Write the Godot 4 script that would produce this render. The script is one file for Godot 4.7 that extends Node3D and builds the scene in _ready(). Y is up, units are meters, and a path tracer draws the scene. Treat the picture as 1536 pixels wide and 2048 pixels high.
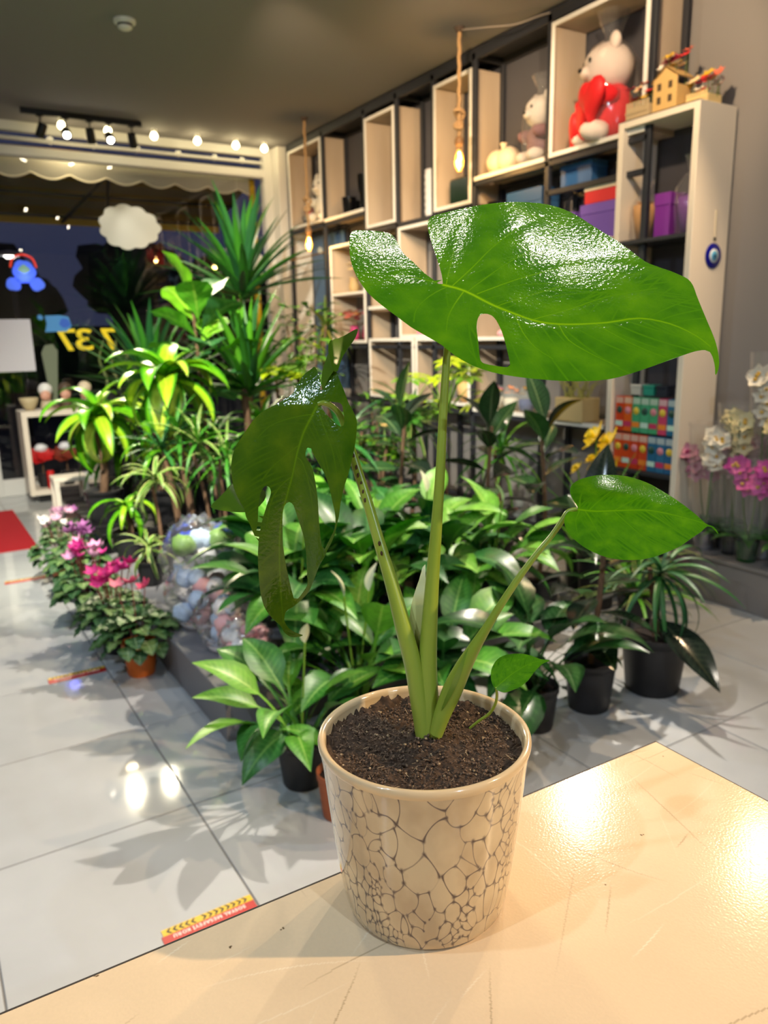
extends Node3D
# A flower shop at night: a young split-leaf plant in a crackle-glazed pot on the counter, potted plants, shelves and a dark shop window behind.
# World: the lens stands above the floor at (0, 1.43, 0); -Z runs to the shop window, +X to the shelf wall; metres.

const CEILING := 3.34
const WALL_X := 3.92
const WINDOW_Z := -8.0
const COUNTER_Y := 0.92

var rng := RandomNumberGenerator.new()
var taken := {}
var cache := {}
var M := {}

# ---------------------------------------------------------------- names and tags
func numbered(called: String) -> String:
	if not taken.has(called):
		taken[called] = 0
		return called
	taken[called] += 1
	return "%s_%03d" % [called, taken[called]]

func tag(o: Node3D, label: String, category: String, group := "") -> Node3D:
	o.set_meta("label", label)
	o.set_meta("category", category)
	if group != "":
		o.set_meta("group", group)
	return o

func thing(called: String, label: String, category: String, at := Vector3.ZERO, turn := 0.0, group := "") -> Node3D:
	var o := Node3D.new()
	o.name = numbered(called)
	add_child(o)
	o.position = at
	o.rotation.y = turn
	return tag(o, label, category, group)

func part(called: String, mesh: Mesh, m: Material, parent: Node3D, at := Vector3.ZERO, basis := Basis.IDENTITY) -> MeshInstance3D:
	var o := MeshInstance3D.new()
	o.name = called
	o.mesh = mesh
	o.material_override = m
	parent.add_child(o, true)
	o.transform = Transform3D(basis, at)
	return o

func solo(called: String, mesh: Mesh, m: Material, label: String, category: String, at := Vector3.ZERO, basis := Basis.IDENTITY, group := "") -> MeshInstance3D:
	var o := MeshInstance3D.new()
	o.name = numbered(called)
	o.mesh = mesh
	o.material_override = m
	add_child(o)
	o.transform = Transform3D(basis, at)
	tag(o, label, category, group)
	return o

func struct(called: String, mesh: Mesh, m: Material, at := Vector3.ZERO, basis := Basis.IDENTITY) -> MeshInstance3D:
	var o := MeshInstance3D.new()
	o.name = numbered(called)
	o.mesh = mesh
	o.material_override = m
	add_child(o)
	o.transform = Transform3D(basis, at)
	o.set_meta("kind", "structure")
	return o

func copy(o: Node3D, at: Vector3, turn := 0.0, label := "", group := "") -> Node3D:
	var c: Node3D = o.duplicate()
	c.name = numbered(str(o.name).trim_suffix("_001"))
	add_child(c)
	c.position = at
	c.rotation.y = turn
	if label != "":
		c.set_meta("label", label)
	if group != "":
		c.set_meta("group", group)
	return c

# ---------------------------------------------------------------- materials
func mat(c: Color, rough := 0.6, metal := 0.0) -> StandardMaterial3D:
	var m := StandardMaterial3D.new()
	m.albedo_color = c
	m.roughness = rough
	m.metallic = metal
	return m

func glow(c: Color, energy: float) -> StandardMaterial3D:
	var m := mat(c, 0.5)
	m.emission_enabled = true
	m.emission = c
	m.emission_energy_multiplier = energy
	return m

func clear(c: Color, alpha := 0.1, rough := 0.03) -> StandardMaterial3D:
	var m := mat(Color(c.r, c.g, c.b, alpha), rough)
	m.transparency = BaseMaterial3D.TRANSPARENCY_ALPHA
	return m

func grain(m: StandardMaterial3D, a: Color, b: Color, freq: float, scale: float, sd: int, stretch := Vector3.ONE) -> StandardMaterial3D:
	var n := FastNoiseLite.new()
	n.seed = sd
	n.frequency = freq
	n.fractal_octaves = 4
	var g := Gradient.new()
	g.set_color(0, a)
	g.set_color(1, b)
	var t := NoiseTexture2D.new()
	t.width = 256
	t.height = 256
	t.seamless = true
	t.noise = n
	t.color_ramp = g
	m.albedo_color = Color.WHITE
	m.albedo_texture = t
	m.uv1_triplanar = true
	m.uv1_world_triplanar = true
	m.uv1_scale = stretch * scale
	return m

func bumps(m: StandardMaterial3D, freq: float, scale: float, strength: float, sd: int) -> StandardMaterial3D:
	var key := "bump%d_%f" % [sd, freq]
	if not cache.has(key):
		var n := FastNoiseLite.new()
		n.seed = sd
		n.frequency = freq
		n.fractal_octaves = 3
		var t := NoiseTexture2D.new()
		t.width = 256
		t.height = 256
		t.seamless = true
		t.as_normal_map = true
		t.bump_strength = 4.0
		t.noise = n
		cache[key] = t
	m.normal_enabled = true
	m.normal_texture = cache[key]
	m.normal_scale = strength
	m.uv1_triplanar = true
	m.uv1_world_triplanar = true
	m.uv1_scale = Vector3.ONE * scale
	return m

# ---------------------------------------------------------------- shapes
func begin() -> SurfaceTool:
	var st := SurfaceTool.new()
	st.begin(Mesh.PRIMITIVE_TRIANGLES)
	return st

func tri(st: SurfaceTool, a: Vector3, b: Vector3, c: Vector3, outward: Vector3) -> void:
	var n := (b - a).cross(c - a)
	if n.dot(outward) > 0.0:   # front faces run clockwise
		var s := b
		b = c
		c = s
	n = outward.normalized()
	for p in [a, b, c]:
		st.set_normal(n)
		st.add_vertex(p)

func quad(st: SurfaceTool, a: Vector3, b: Vector3, c: Vector3, d: Vector3, outward: Vector3) -> void:
	tri(st, a, b, c, outward)
	tri(st, a, c, d, outward)

func add_box(st: SurfaceTool, lo: Vector3, hi: Vector3, bevel := 0.002) -> void:
	var c := (lo + hi) * 0.5
	var h := (hi - lo) * 0.5
	var k := minf(bevel, minf(h.x, minf(h.y, h.z)) * 0.6)
	for ax in 3:
		var bx := (ax + 1) % 3
		var cx := (ax + 2) % 3
		for s in [-1.0, 1.0]:
			var o := Vector3.ZERO
			o[ax] = s
			var ps := []
			for e in [[-1, -1], [1, -1], [1, 1], [-1, 1]]:
				var p := Vector3.ZERO
				p[ax] = s * h[ax]
				p[bx] = e[0] * (h[bx] - k)
				p[cx] = e[1] * (h[cx] - k)
				ps.append(c + p)
			quad(st, ps[0], ps[1], ps[2], ps[3], o)
		for s in [-1.0, 1.0]:       # edges along ax
			for t in [-1.0, 1.0]:
				var p1 := Vector3.ZERO
				var p2 := Vector3.ZERO
				p1[bx] = s * h[bx]
				p1[cx] = t * (h[cx] - k)
				p2[bx] = s * (h[bx] - k)
				p2[cx] = t * h[cx]
				var l := Vector3.ZERO
				l[ax] = h[ax] - k
				var o := Vector3.ZERO
				o[bx] = s
				o[cx] = t
				quad(st, c + p1 - l, c + p1 + l, c + p2 + l, c + p2 - l, o)
	for sx in [-1.0, 1.0]:
		for sy in [-1.0, 1.0]:
			for sz in [-1.0, 1.0]:
				var s := Vector3(sx, sy, sz)
				var q := h - Vector3(k, k, k)
				tri(st, c + s * Vector3(h.x, q.y, q.z), c + s * Vector3(q.x, h.y, q.z), c + s * Vector3(q.x, q.y, h.z), s)

func box(size: Vector3, bevel := 0.002) -> Mesh:   # standing on its base, centred in x and z
	var key := "box%v_%f" % [size, bevel]
	if not cache.has(key):
		var st := begin()
		add_box(st, Vector3(-size.x / 2, 0, -size.z / 2), Vector3(size.x / 2, size.y, size.z / 2), bevel)
		cache[key] = st.commit()
	return cache[key]

func span(lo: Vector3, hi: Vector3, bevel := 0.002) -> Mesh:
	var st := begin()
	add_box(st, lo, hi, bevel)
	return st.commit()

func add_lathe(st: SurfaceTool, profile: Array, n := 24, at := Vector3.ZERO, basis := Basis.IDENTITY) -> void:   # profile: [radius, height], a point given twice makes a sharp edge
	var long := 0.0
	var runs := []
	for i in profile.size() - 1:
		var a := Vector2(profile[i][0], profile[i][1])
		var b := Vector2(profile[i + 1][0], profile[i + 1][1])
		runs.append(long)
		long += a.distance_to(b)
	runs.append(long)
	var segs := []
	for i in profile.size() - 1:
		var a := Vector2(profile[i][0], profile[i][1])
		var b := Vector2(profile[i + 1][0], profile[i + 1][1])
		var d := b - a
		segs.append(Vector2(d.y, -d.x).normalized() if d.length() > 1e-7 else Vector2.ZERO)
	for i in profile.size() - 1:
		if segs[i] == Vector2.ZERO:
			continue
		var n0: Vector2 = segs[i]
		var n1: Vector2 = segs[i]
		if i > 0 and segs[i - 1] != Vector2.ZERO:
			n0 = (segs[i] + segs[i - 1]).normalized()
		if i < segs.size() - 1 and segs[i + 1] != Vector2.ZERO:
			n1 = (segs[i] + segs[i + 1]).normalized()
		for j in n:
			var t0 := TAU * j / n
			var t1 := TAU * (j + 1) / n
			var v := []
			for e in [[t0, 0], [t1, 0], [t1, 1], [t0, 1]]:
				var p: Array = profile[i + e[1]]
				var nn: Vector2 = n1 if e[1] == 1 else n0
				v.append([basis * Vector3(cos(e[0]) * p[0], p[1], sin(e[0]) * p[0]) + at, (basis * Vector3(cos(e[0]) * nn.x, nn.y, sin(e[0]) * nn.x)).normalized(), Vector2(e[0] / TAU, runs[i + e[1]] / long)])
			for k in [0, 1, 2, 0, 2, 3]:
				st.set_normal(v[k][1])
				st.set_uv(v[k][2])
				st.add_vertex(v[k][0])

func lathe(profile: Array, n := 24) -> Mesh:
	var key := "lathe%s_%d" % [str(profile), n]
	if not cache.has(key):
		var st := begin()
		add_lathe(st, profile, n)
		cache[key] = st.commit()
	return cache[key]

func add_tube(st: SurfaceTool, pts: Array, radii: Array, n := 8, squash := 1.0) -> void:
	var rings := []
	var side := Vector3.ZERO
	for i in pts.size():
		var a: Vector3 = pts[maxi(i - 1, 0)]
		var b: Vector3 = pts[mini(i + 1, pts.size() - 1)]
		var d := (b - a).normalized()
		if side == Vector3.ZERO:
			side = d.cross(Vector3.UP if absf(d.y) < 0.9 else Vector3.RIGHT).normalized()
		side = (side - d * side.dot(d)).normalized()
		var up := d.cross(side)
		var ring := []
		for j in n:
			var t := TAU * j / n
			var nn := side * cos(t) + up * sin(t)
			ring.append([pts[i] + (side * cos(t) + up * sin(t) * squash) * radii[i], nn])
		rings.append(ring)
	for i in rings.size() - 1:
		for j in n:
			var q := [rings[i][j], rings[i][(j + 1) % n], rings[i + 1][(j + 1) % n], rings[i + 1][j]]
			for k in [0, 2, 1, 0, 3, 2]:
				st.set_normal(q[k][1])
				st.set_uv(Vector2(float(j) / n, float(i) / rings.size()))
				st.add_vertex(q[k][0])
	for e in [0, rings.size() - 1]:
		var o: Vector3 = pts[e] - pts[1 if e == 0 else e - 1]
		for j in n:
			tri(st, pts[e], rings[e][j][0], rings[e][(j + 1) % n][0], o)

func tube(pts: Array, radii: Array, n := 8, squash := 1.0) -> Mesh:
	var st := begin()
	add_tube(st, pts, radii, n, squash)
	return st.commit()

func rod(a: Vector3, b: Vector3, r: float, n := 8) -> Mesh:
	return tube([a, b], [r, r], n)

func curve(pts: Array, n := 4) -> Array:   # Catmull-Rom through Vector3 points
	var out := []
	for i in pts.size() - 1:
		var p0: Vector3 = pts[maxi(i - 1, 0)]
		var p1: Vector3 = pts[i]
		var p2: Vector3 = pts[i + 1]
		var p3: Vector3 = pts[mini(i + 2, pts.size() - 1)]
		for j in n:
			var t := float(j) / n
			out.append(0.5 * (2 * p1 + (p2 - p0) * t + (2 * p0 - 5 * p1 + 4 * p2 - p3) * t * t + (3 * p1 - p0 - 3 * p2 + p3) * t * t * t))
	out.append(pts[-1])
	return out

func blob(radius: Vector3, sd: int, rough := 0.15, freq := 1.3, rings := 12, n := 18) -> Mesh:   # an uneven ball, centred
	var key := "blob%v_%d_%f_%f_%d" % [radius, sd, rough, freq, n]
	if cache.has(key):
		return cache[key]
	var nz := FastNoiseLite.new()
	nz.seed = sd
	nz.frequency = freq
	var st := begin()
	st.set_smooth_group(0)
	for i in rings + 1:
		for j in n + 1:
			var t := PI * i / rings
			var p := TAU * (j % n) / n
			var d := Vector3(sin(t) * cos(p), cos(t), sin(t) * sin(p))
			st.set_uv(Vector2(float(j) / n, float(i) / rings))
			st.add_vertex(d * radius * (1.0 + rough * nz.get_noise_3dv(d * 1.0)))
	for i in rings:
		for j in n:
			var a := i * (n + 1) + j
			for k in [a, a + n + 1, a + 1, a + 1, a + n + 1, a + n + 2]:
				st.add_index(k)
	st.generate_normals()
	cache[key] = st.commit()
	return cache[key]

# A leaf blade from its outline (and holes) in the blade's own plane, millimetres, arched by d.k and ridged along its veins
func add_blade(st: SurfaceTool, d: Dictionary, cell: float, offset := 0) -> int:
	var polys := []
	for o in d.outline:
		var p := PackedVector2Array()
		for i in o.size() / 2:
			p.append(Vector2(o[2 * i], o[2 * i + 1]))
		polys.append(p)
	var lo: Vector2 = polys[0][0]
	var hi: Vector2 = polys[0][0]
	for p in polys[0]:
		lo = lo.min(p)
		hi = hi.max(p)
	lo -= Vector2(cell, cell) * 1.5
	var nx := int((hi.x - lo.x) / cell) + 3
	var ny := int((hi.y - lo.y) / cell) + 3
	var inside := PackedByteArray()
	inside.resize(nx * ny)
	var place := PackedVector2Array()
	place.resize(nx * ny)
	for j in ny:
		for i in nx:
			var p := lo + Vector2(i, j) * cell
			place[j * nx + i] = p
			var ok := Geometry2D.is_point_in_polygon(p, polys[0])
			for h in range(1, polys.size()):
				ok = ok and not Geometry2D.is_point_in_polygon(p, polys[h])
			inside[j * nx + i] = 1 if ok else 0
	var index := PackedInt32Array()
	index.resize(nx * ny)
	index.fill(-1)
	var cells := []
	for j in ny - 1:
		for i in nx - 1:
			var q := [j * nx + i, j * nx + i + 1, (j + 1) * nx + i + 1, (j + 1) * nx + i]
			if inside[q[0]] + inside[q[1]] + inside[q[2]] + inside[q[3]] > 0:
				cells.append(q)
	var side := maxf(hi.x - lo.x, hi.y - lo.y)
	var count := offset
	for q in cells:
		for v in q:
			if index[v] >= 0:
				continue
			var p := place[v]
			if inside[v] == 0:
				var best := 1e9
				var where := p
				for poly in polys:
					for k in poly.size():
						var c := Geometry2D.get_closest_point_to_segment(p, poly[k], poly[(k + 1) % poly.size()])
						var dd := c.distance_squared_to(p)
						if dd < best:
							best = dd
							where = c
				p = where
			var ridge := 0.0
			for w in d.veins:
				if w[0] < 0.75:
					continue
				var pts: Array = w[1]
				var m := 1e9
				for k in pts.size() / 2 - 1:
					var a := Vector2(pts[2 * k], pts[2 * k + 1])
					if absf(a.x - p.x) > 30 or absf(a.y - p.y) > 30:
						continue
					m = minf(m, Geometry2D.get_closest_point_to_segment(p, a, Vector2(pts[2 * k + 2], pts[2 * k + 3])).distance_squared_to(p))
				ridge = maxf(ridge, exp(-m / 30.0) * (0.35 + 0.3 * w[0]))
			var u := p.x / 1000.0
			var t := p.y / 1000.0
			var k4: Array = d.k
			var h: float = -k4[0] * t * t - k4[1] * u * u + k4[2] * sin(u * k4[3]) * absf(t) - ridge * 0.0006
			st.set_uv((p - lo) / side)
			st.add_vertex(d.o + d.u * u + d.v * t + d.n * h)
			index[v] = count
			count += 1
	for q in cells:
		for k in [0, 1, 2, 0, 2, 3]:
			st.add_index(index[q[k]])
	return count

# The colour of a blade: mottled green, paler midrib and side veins, drawn in the blade's own plane
func blade_colour(d: Dictionary, cell: float, size: int, base: Color, vein: Color, sd: int) -> ImageTexture:
	var im := Image.create(size, size, false, Image.FORMAT_RGB8)
	var lo := Vector2(1e9, 1e9)
	var hi := -lo
	for i in d.outline[0].size() / 2:
		var p := Vector2(d.outline[0][2 * i], d.outline[0][2 * i + 1])
		lo = lo.min(p)
		hi = hi.max(p)
	lo -= Vector2(cell, cell) * 1.5
	var scale := size / maxf(hi.x - lo.x, hi.y - lo.y)
	var n := FastNoiseLite.new()
	n.seed = sd
	n.frequency = 6.0 / size
	n.fractal_octaves = 5
	for y in size:
		for x in size:
			var k := 1.0 + 0.22 * n.get_noise_2d(x, y)
			im.set_pixel(x, y, Color(base.r * k * k, base.g * k, base.b * k))
	var lines := []
	var r := RandomNumberGenerator.new()
	r.seed = sd
	if d.veins.size() > 0:      # fine parallel veins leave the midrib on both sides
		var mid: Array = d.veins[0][1]
		var m := mid.size() / 2
		for k in 26:
			var t := (k + 0.5) / 26.0 * (m - 2)
			var i := int(t)
			var a := Vector2(mid[2 * i], mid[2 * i + 1]).lerp(Vector2(mid[2 * i + 2], mid[2 * i + 3]), t - i)
			var dir := (Vector2(mid[2 * i + 2], mid[2 * i + 3]) - Vector2(mid[2 * i], mid[2 * i + 1])).normalized()
			for s in [-1.0, 1.0]:
				var ang: float = s * r.randf_range(0.85, 1.0) * lerpf(1.35, 0.6, t / m)
				var p := a
				var pts := []
				for q in 40:
					pts.append(p)
					p += dir.rotated(ang) * (hi - lo).length() * 0.012
					ang *= 0.972
				lines.append([0.35, pts, 0.16])
	for w in d.veins:
		var pts := []
		for i in w[1].size() / 2:
			pts.append(Vector2(w[1][2 * i], w[1][2 * i + 1]))
		lines.append([w[0], pts, minf(1.0, 0.4 + 0.24 * w[0])])
	for l in lines:
		var pts: Array = l[1]
		for i in pts.size() - 1:
			var a: Vector2 = (pts[i] - lo) * scale
			var b: Vector2 = (pts[i + 1] - lo) * scale
			var steps := int(a.distance_to(b) / 0.8) + 1
			for k in steps:
				var c := a.lerp(b, float(k) / steps)
				var along := (i + float(k) / steps) / pts.size()
				var wide: float = maxf(l[0] * (1.0 - 0.65 * along) * scale * 0.62, 0.7)
				var rr := int(wide * 1.8) + 1
				for y in range(maxi(int(c.y) - rr, 0), mini(int(c.y) + rr + 1, size)):
					for x in range(maxi(int(c.x) - rr, 0), mini(int(c.x) + rr + 1, size)):
						var g: float = exp(-Vector2(x, y).distance_squared_to(c) / (wide * wide)) * l[2] * (1.0 - 0.5 * along)
						var old := im.get_pixel(x, y)
						var to := old.lerp(vein, g)
						if to.g > old.g:
							im.set_pixel(x, y, Color(maxf(old.r, lerpf(base.r, vein.r, g)), maxf(old.g, lerpf(base.g, vein.g, g)), old.b))
	return ImageTexture.create_from_image(im)
const BIG_LEAF := {"o": Vector3(0.4156,1.4709,-0.5570), "u": Vector3(0.8565,-0.0357,0.5149), "v": Vector3(0.4136,0.6441,-0.6435), "n": Vector3(-0.3087,0.7641,0.5664), "k": [0.35,0.12,0.03,38],
	"outline": [[-8.3,1.3,-8.3,7.5,-8.8,16.0,-9.8,25.0,-11.3,35.3,-13.0,47.6,-14.8,60.4,-16.3,72.0,-17.4,82.9,-18.0,93.1,-17.8,102.1,-16.4,108.9,-13.7,113.9,-9.5,116.6,-3.7,118.5,4.2,120.9,13.6,123.4,24.5,126.1,36.1,129.4,47.6,133.1,59.4,137.3,71.5,141.7,83.6,145.7,94.9,148.5,105.0,149.0,112.9,146.6,119.5,142.2,125.1,136.9,130.1,130.4,134.9,122.1,139.4,113.4,144.0,105.1,148.5,97.0,153.0,90.0,157.6,82.5,162.7,73.1,168.0,63.3,173.1,53.4,178.2,45.0,183.2,40.6,188.2,37.7,193.5,34.5,198.5,31.6,202.8,28.8,206.6,26.1,209.8,23.8,212.4,21.2,214.1,17.4,215.0,12.5,215.2,6.1,215.0,-1.4,214.9,-10.0,214.9,-19.3,215.0,-29.4,215.2,-39.6,215.5,-49.8,215.6,-58.9,215.5,-65.2,215.0,-71.3,213.8,-79.8,212.1,-87.9,210.2,-93.8,208.2,-98.3,206.2,-101.7,205.0,-102.7,205.7,-99.3,207.0,-94.1,207.7,-88.9,208.1,-83.9,208.1,-80.1,207.7,-77.1,207.1,-74.8,205.3,-73.7,201.1,-74.1,195.3,-75.7,188.8,-78.4,181.5,-81.7,173.8,-85.1,165.9,-88.4,158.2,-91.6,150.5,-94.7,142.9,-97.7,135.3,-100.6,127.9,-103.3,120.2,-105.6,112.0,-107.4,103.1,-109.1,92.7,-110.8,81.9,-112.3,71.4,-113.2,61.2,-113.5,52.0,-113.3,43.2,-112.3,34.3,-110.5,25.7,-107.6,17.8,-103.7,10.4,-98.9,3.4,-92.9,-3.0,-86.6,-7.9,-80.5,-12.6,-74.5,-18.5,-69.1,-24.7,-63.8,-30.8,-58.8,-37.0,-53.4,-43.2,-46.9,-49.5,-40.0,-56.0,-33.2,-62.3,-26.2,-68.1,-19.2,-73.3,-11.7,-77.6,-3.3,-81.2,5.7,-84.5,14.7,-87.2,24.0,-89.2,34.1,-90.5,45.1,-91.1,57.9,-91.1,69.6,-90.9,76.5,-89.8,80.6,-87.5,83.3,-84.0,84.7,-78.4,85.5,-72.1,85.7,-65.8,85.6,-60.2,85.1,-56.1,84.4,-53.0,82.5,-50.5,78.0,-48.4,72.2,-46.7,65.7,-45.1,58.9,-43.1,52.4,-40.6,46.1,-37.0,40.1,-32.9,33.7,-28.6,25.5,-24.4,17.9,-20.5,12.7,-16.9,8.5,-13.4,3.4,-10.6,-0.2,-9.1,-0.9],
		[19.3,-42.6,21.3,-39.5,23.9,-38.4,27.5,-38.7,31.1,-41.0,33.6,-45.8,35.4,-52.2,37.0,-59.6,38.2,-67.8,39.1,-76.8,39.7,-85.7,40.4,-93.8,40.4,-100.0,38.9,-102.0,36.2,-102.0,31.5,-101.3,26.3,-99.9,21.9,-98.6,18.6,-96.7,17.3,-93.9,17.0,-89.5,17.0,-82.3,17.1,-73.5,16.9,-64.2,17.0,-55.3,17.9,-48.1]],
	"veins": [[2.6, [-7.7,0.6,-3.3,-1.0,3.0,-3.4,9.9,-7.1,17.2,-12.8,24.9,-19.7,32.4,-25.9,39.4,-30.7,46.2,-34.9,52.7,-38.5,58.8,-41.7,64.7,-44.3,71.2,-46.0,78.4,-46.9,86.1,-46.9,94.9,-46.3,105.5,-45.0,117.0,-43.3,128.1,-41.6,138.3,-39.2,148.0,-36.5,157.3,-35.3,166.1,-36.3,174.3,-38.7,181.9,-41.8,188.8,-45.9,195.0,-50.7,200.2,-55.5,204.4,-60.4,207.6,-65.4,209.8,-68.7]], [1, [-0.8,-1.4,4.2,5.4,11.4,15.1,18.7,25.3,25.3,35.1,32.0,45.5,39.4,56.1,47.9,67.2,57.3,79.0,66.6,90.5,76.3,101.4,85.9,111.6,92.7,119.0]], [0.9, [-5.4,2.1,-4.3,8.6,-2.5,18.4,-0.1,31.1,3.6,49.7,8.0,71.9,11.3,88.4]], [0.9, [20.6,-11.5,29.8,-5.8,43.3,2.5,57.9,10.5,73.2,18.2,89.8,26.4,106.5,33.5,123.1,38.1,139.3,40.3,154.1,40.6,168.1,38.8,180.9,35.9,189.8,34.0]], [0.8, [65.1,-43.4,73.3,-39.6,85.2,-34.1,97.4,-28.1,108.7,-22.0,120.4,-15.4,133.4,-9.3,150.2,-3.5,168.4,2.2,181.4,6.2]], [1.1, [8.7,-8.9,6.4,-13.5,3.1,-19.8,0.1,-25.9,-2.2,-31.2,-4.3,-36.4,-6.0,-41.9,-7.1,-48.5,-7.9,-55.4,-8.3,-60.2]], [0.9, [50.6,-38.6,51.4,-44.7,52.8,-53.0,54.6,-60.8,57.0,-67.1,59.8,-73.0,63.2,-78.1,67.8,-82.8,72.9,-86.7,76.5,-89.4]], [0.8, [86.2,-46.6,87.3,-51.8,89.1,-58.9,92.3,-65.6,97.7,-71.0,104.6,-76.1,111.4,-80.6,118.6,-85.0,125.7,-89.0,130.6,-91.8]], [0.8, [-6.2,0.6,-12.9,3.2,-22.5,6.8,-31.3,10.2,-38.1,13.0,-44.2,15.4,-49.0,15.6,-52.4,12.0,-54.5,6.4,-55.8,2.3]], [0.6, [117.1,-42.8,120.9,-46.3,126.3,-51.4,132.1,-56.4,138.1,-61.2,144.4,-66.2,150.7,-70.8,157.5,-75.5,164.3,-79.8,169.0,-82.9]], [0.6, [12.0,-8.9,20.8,1.0,33.6,14.7,46.1,27.8,56.3,37.6,66.2,46.7,77.2,58.1,91.6,75.7,107.7,96.9,119.5,112.4]], [0.6, [36.6,-27.5,47.2,-22.1,62.7,-14.0,78.3,-6.1,92.5,1.1,106.9,8.6,121.9,15.1,139.3,20.0,157.0,23.4,169.5,25.5]], [0.6, [-5.2,-2.2,-9.5,-5.7,-15.6,-10.7,-21.1,-15.9,-25.5,-21.1,-29.4,-26.6,-32.3,-32.0,-33.8,-37.8,-34.4,-43.5,-34.8,-47.4]]]}
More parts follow.
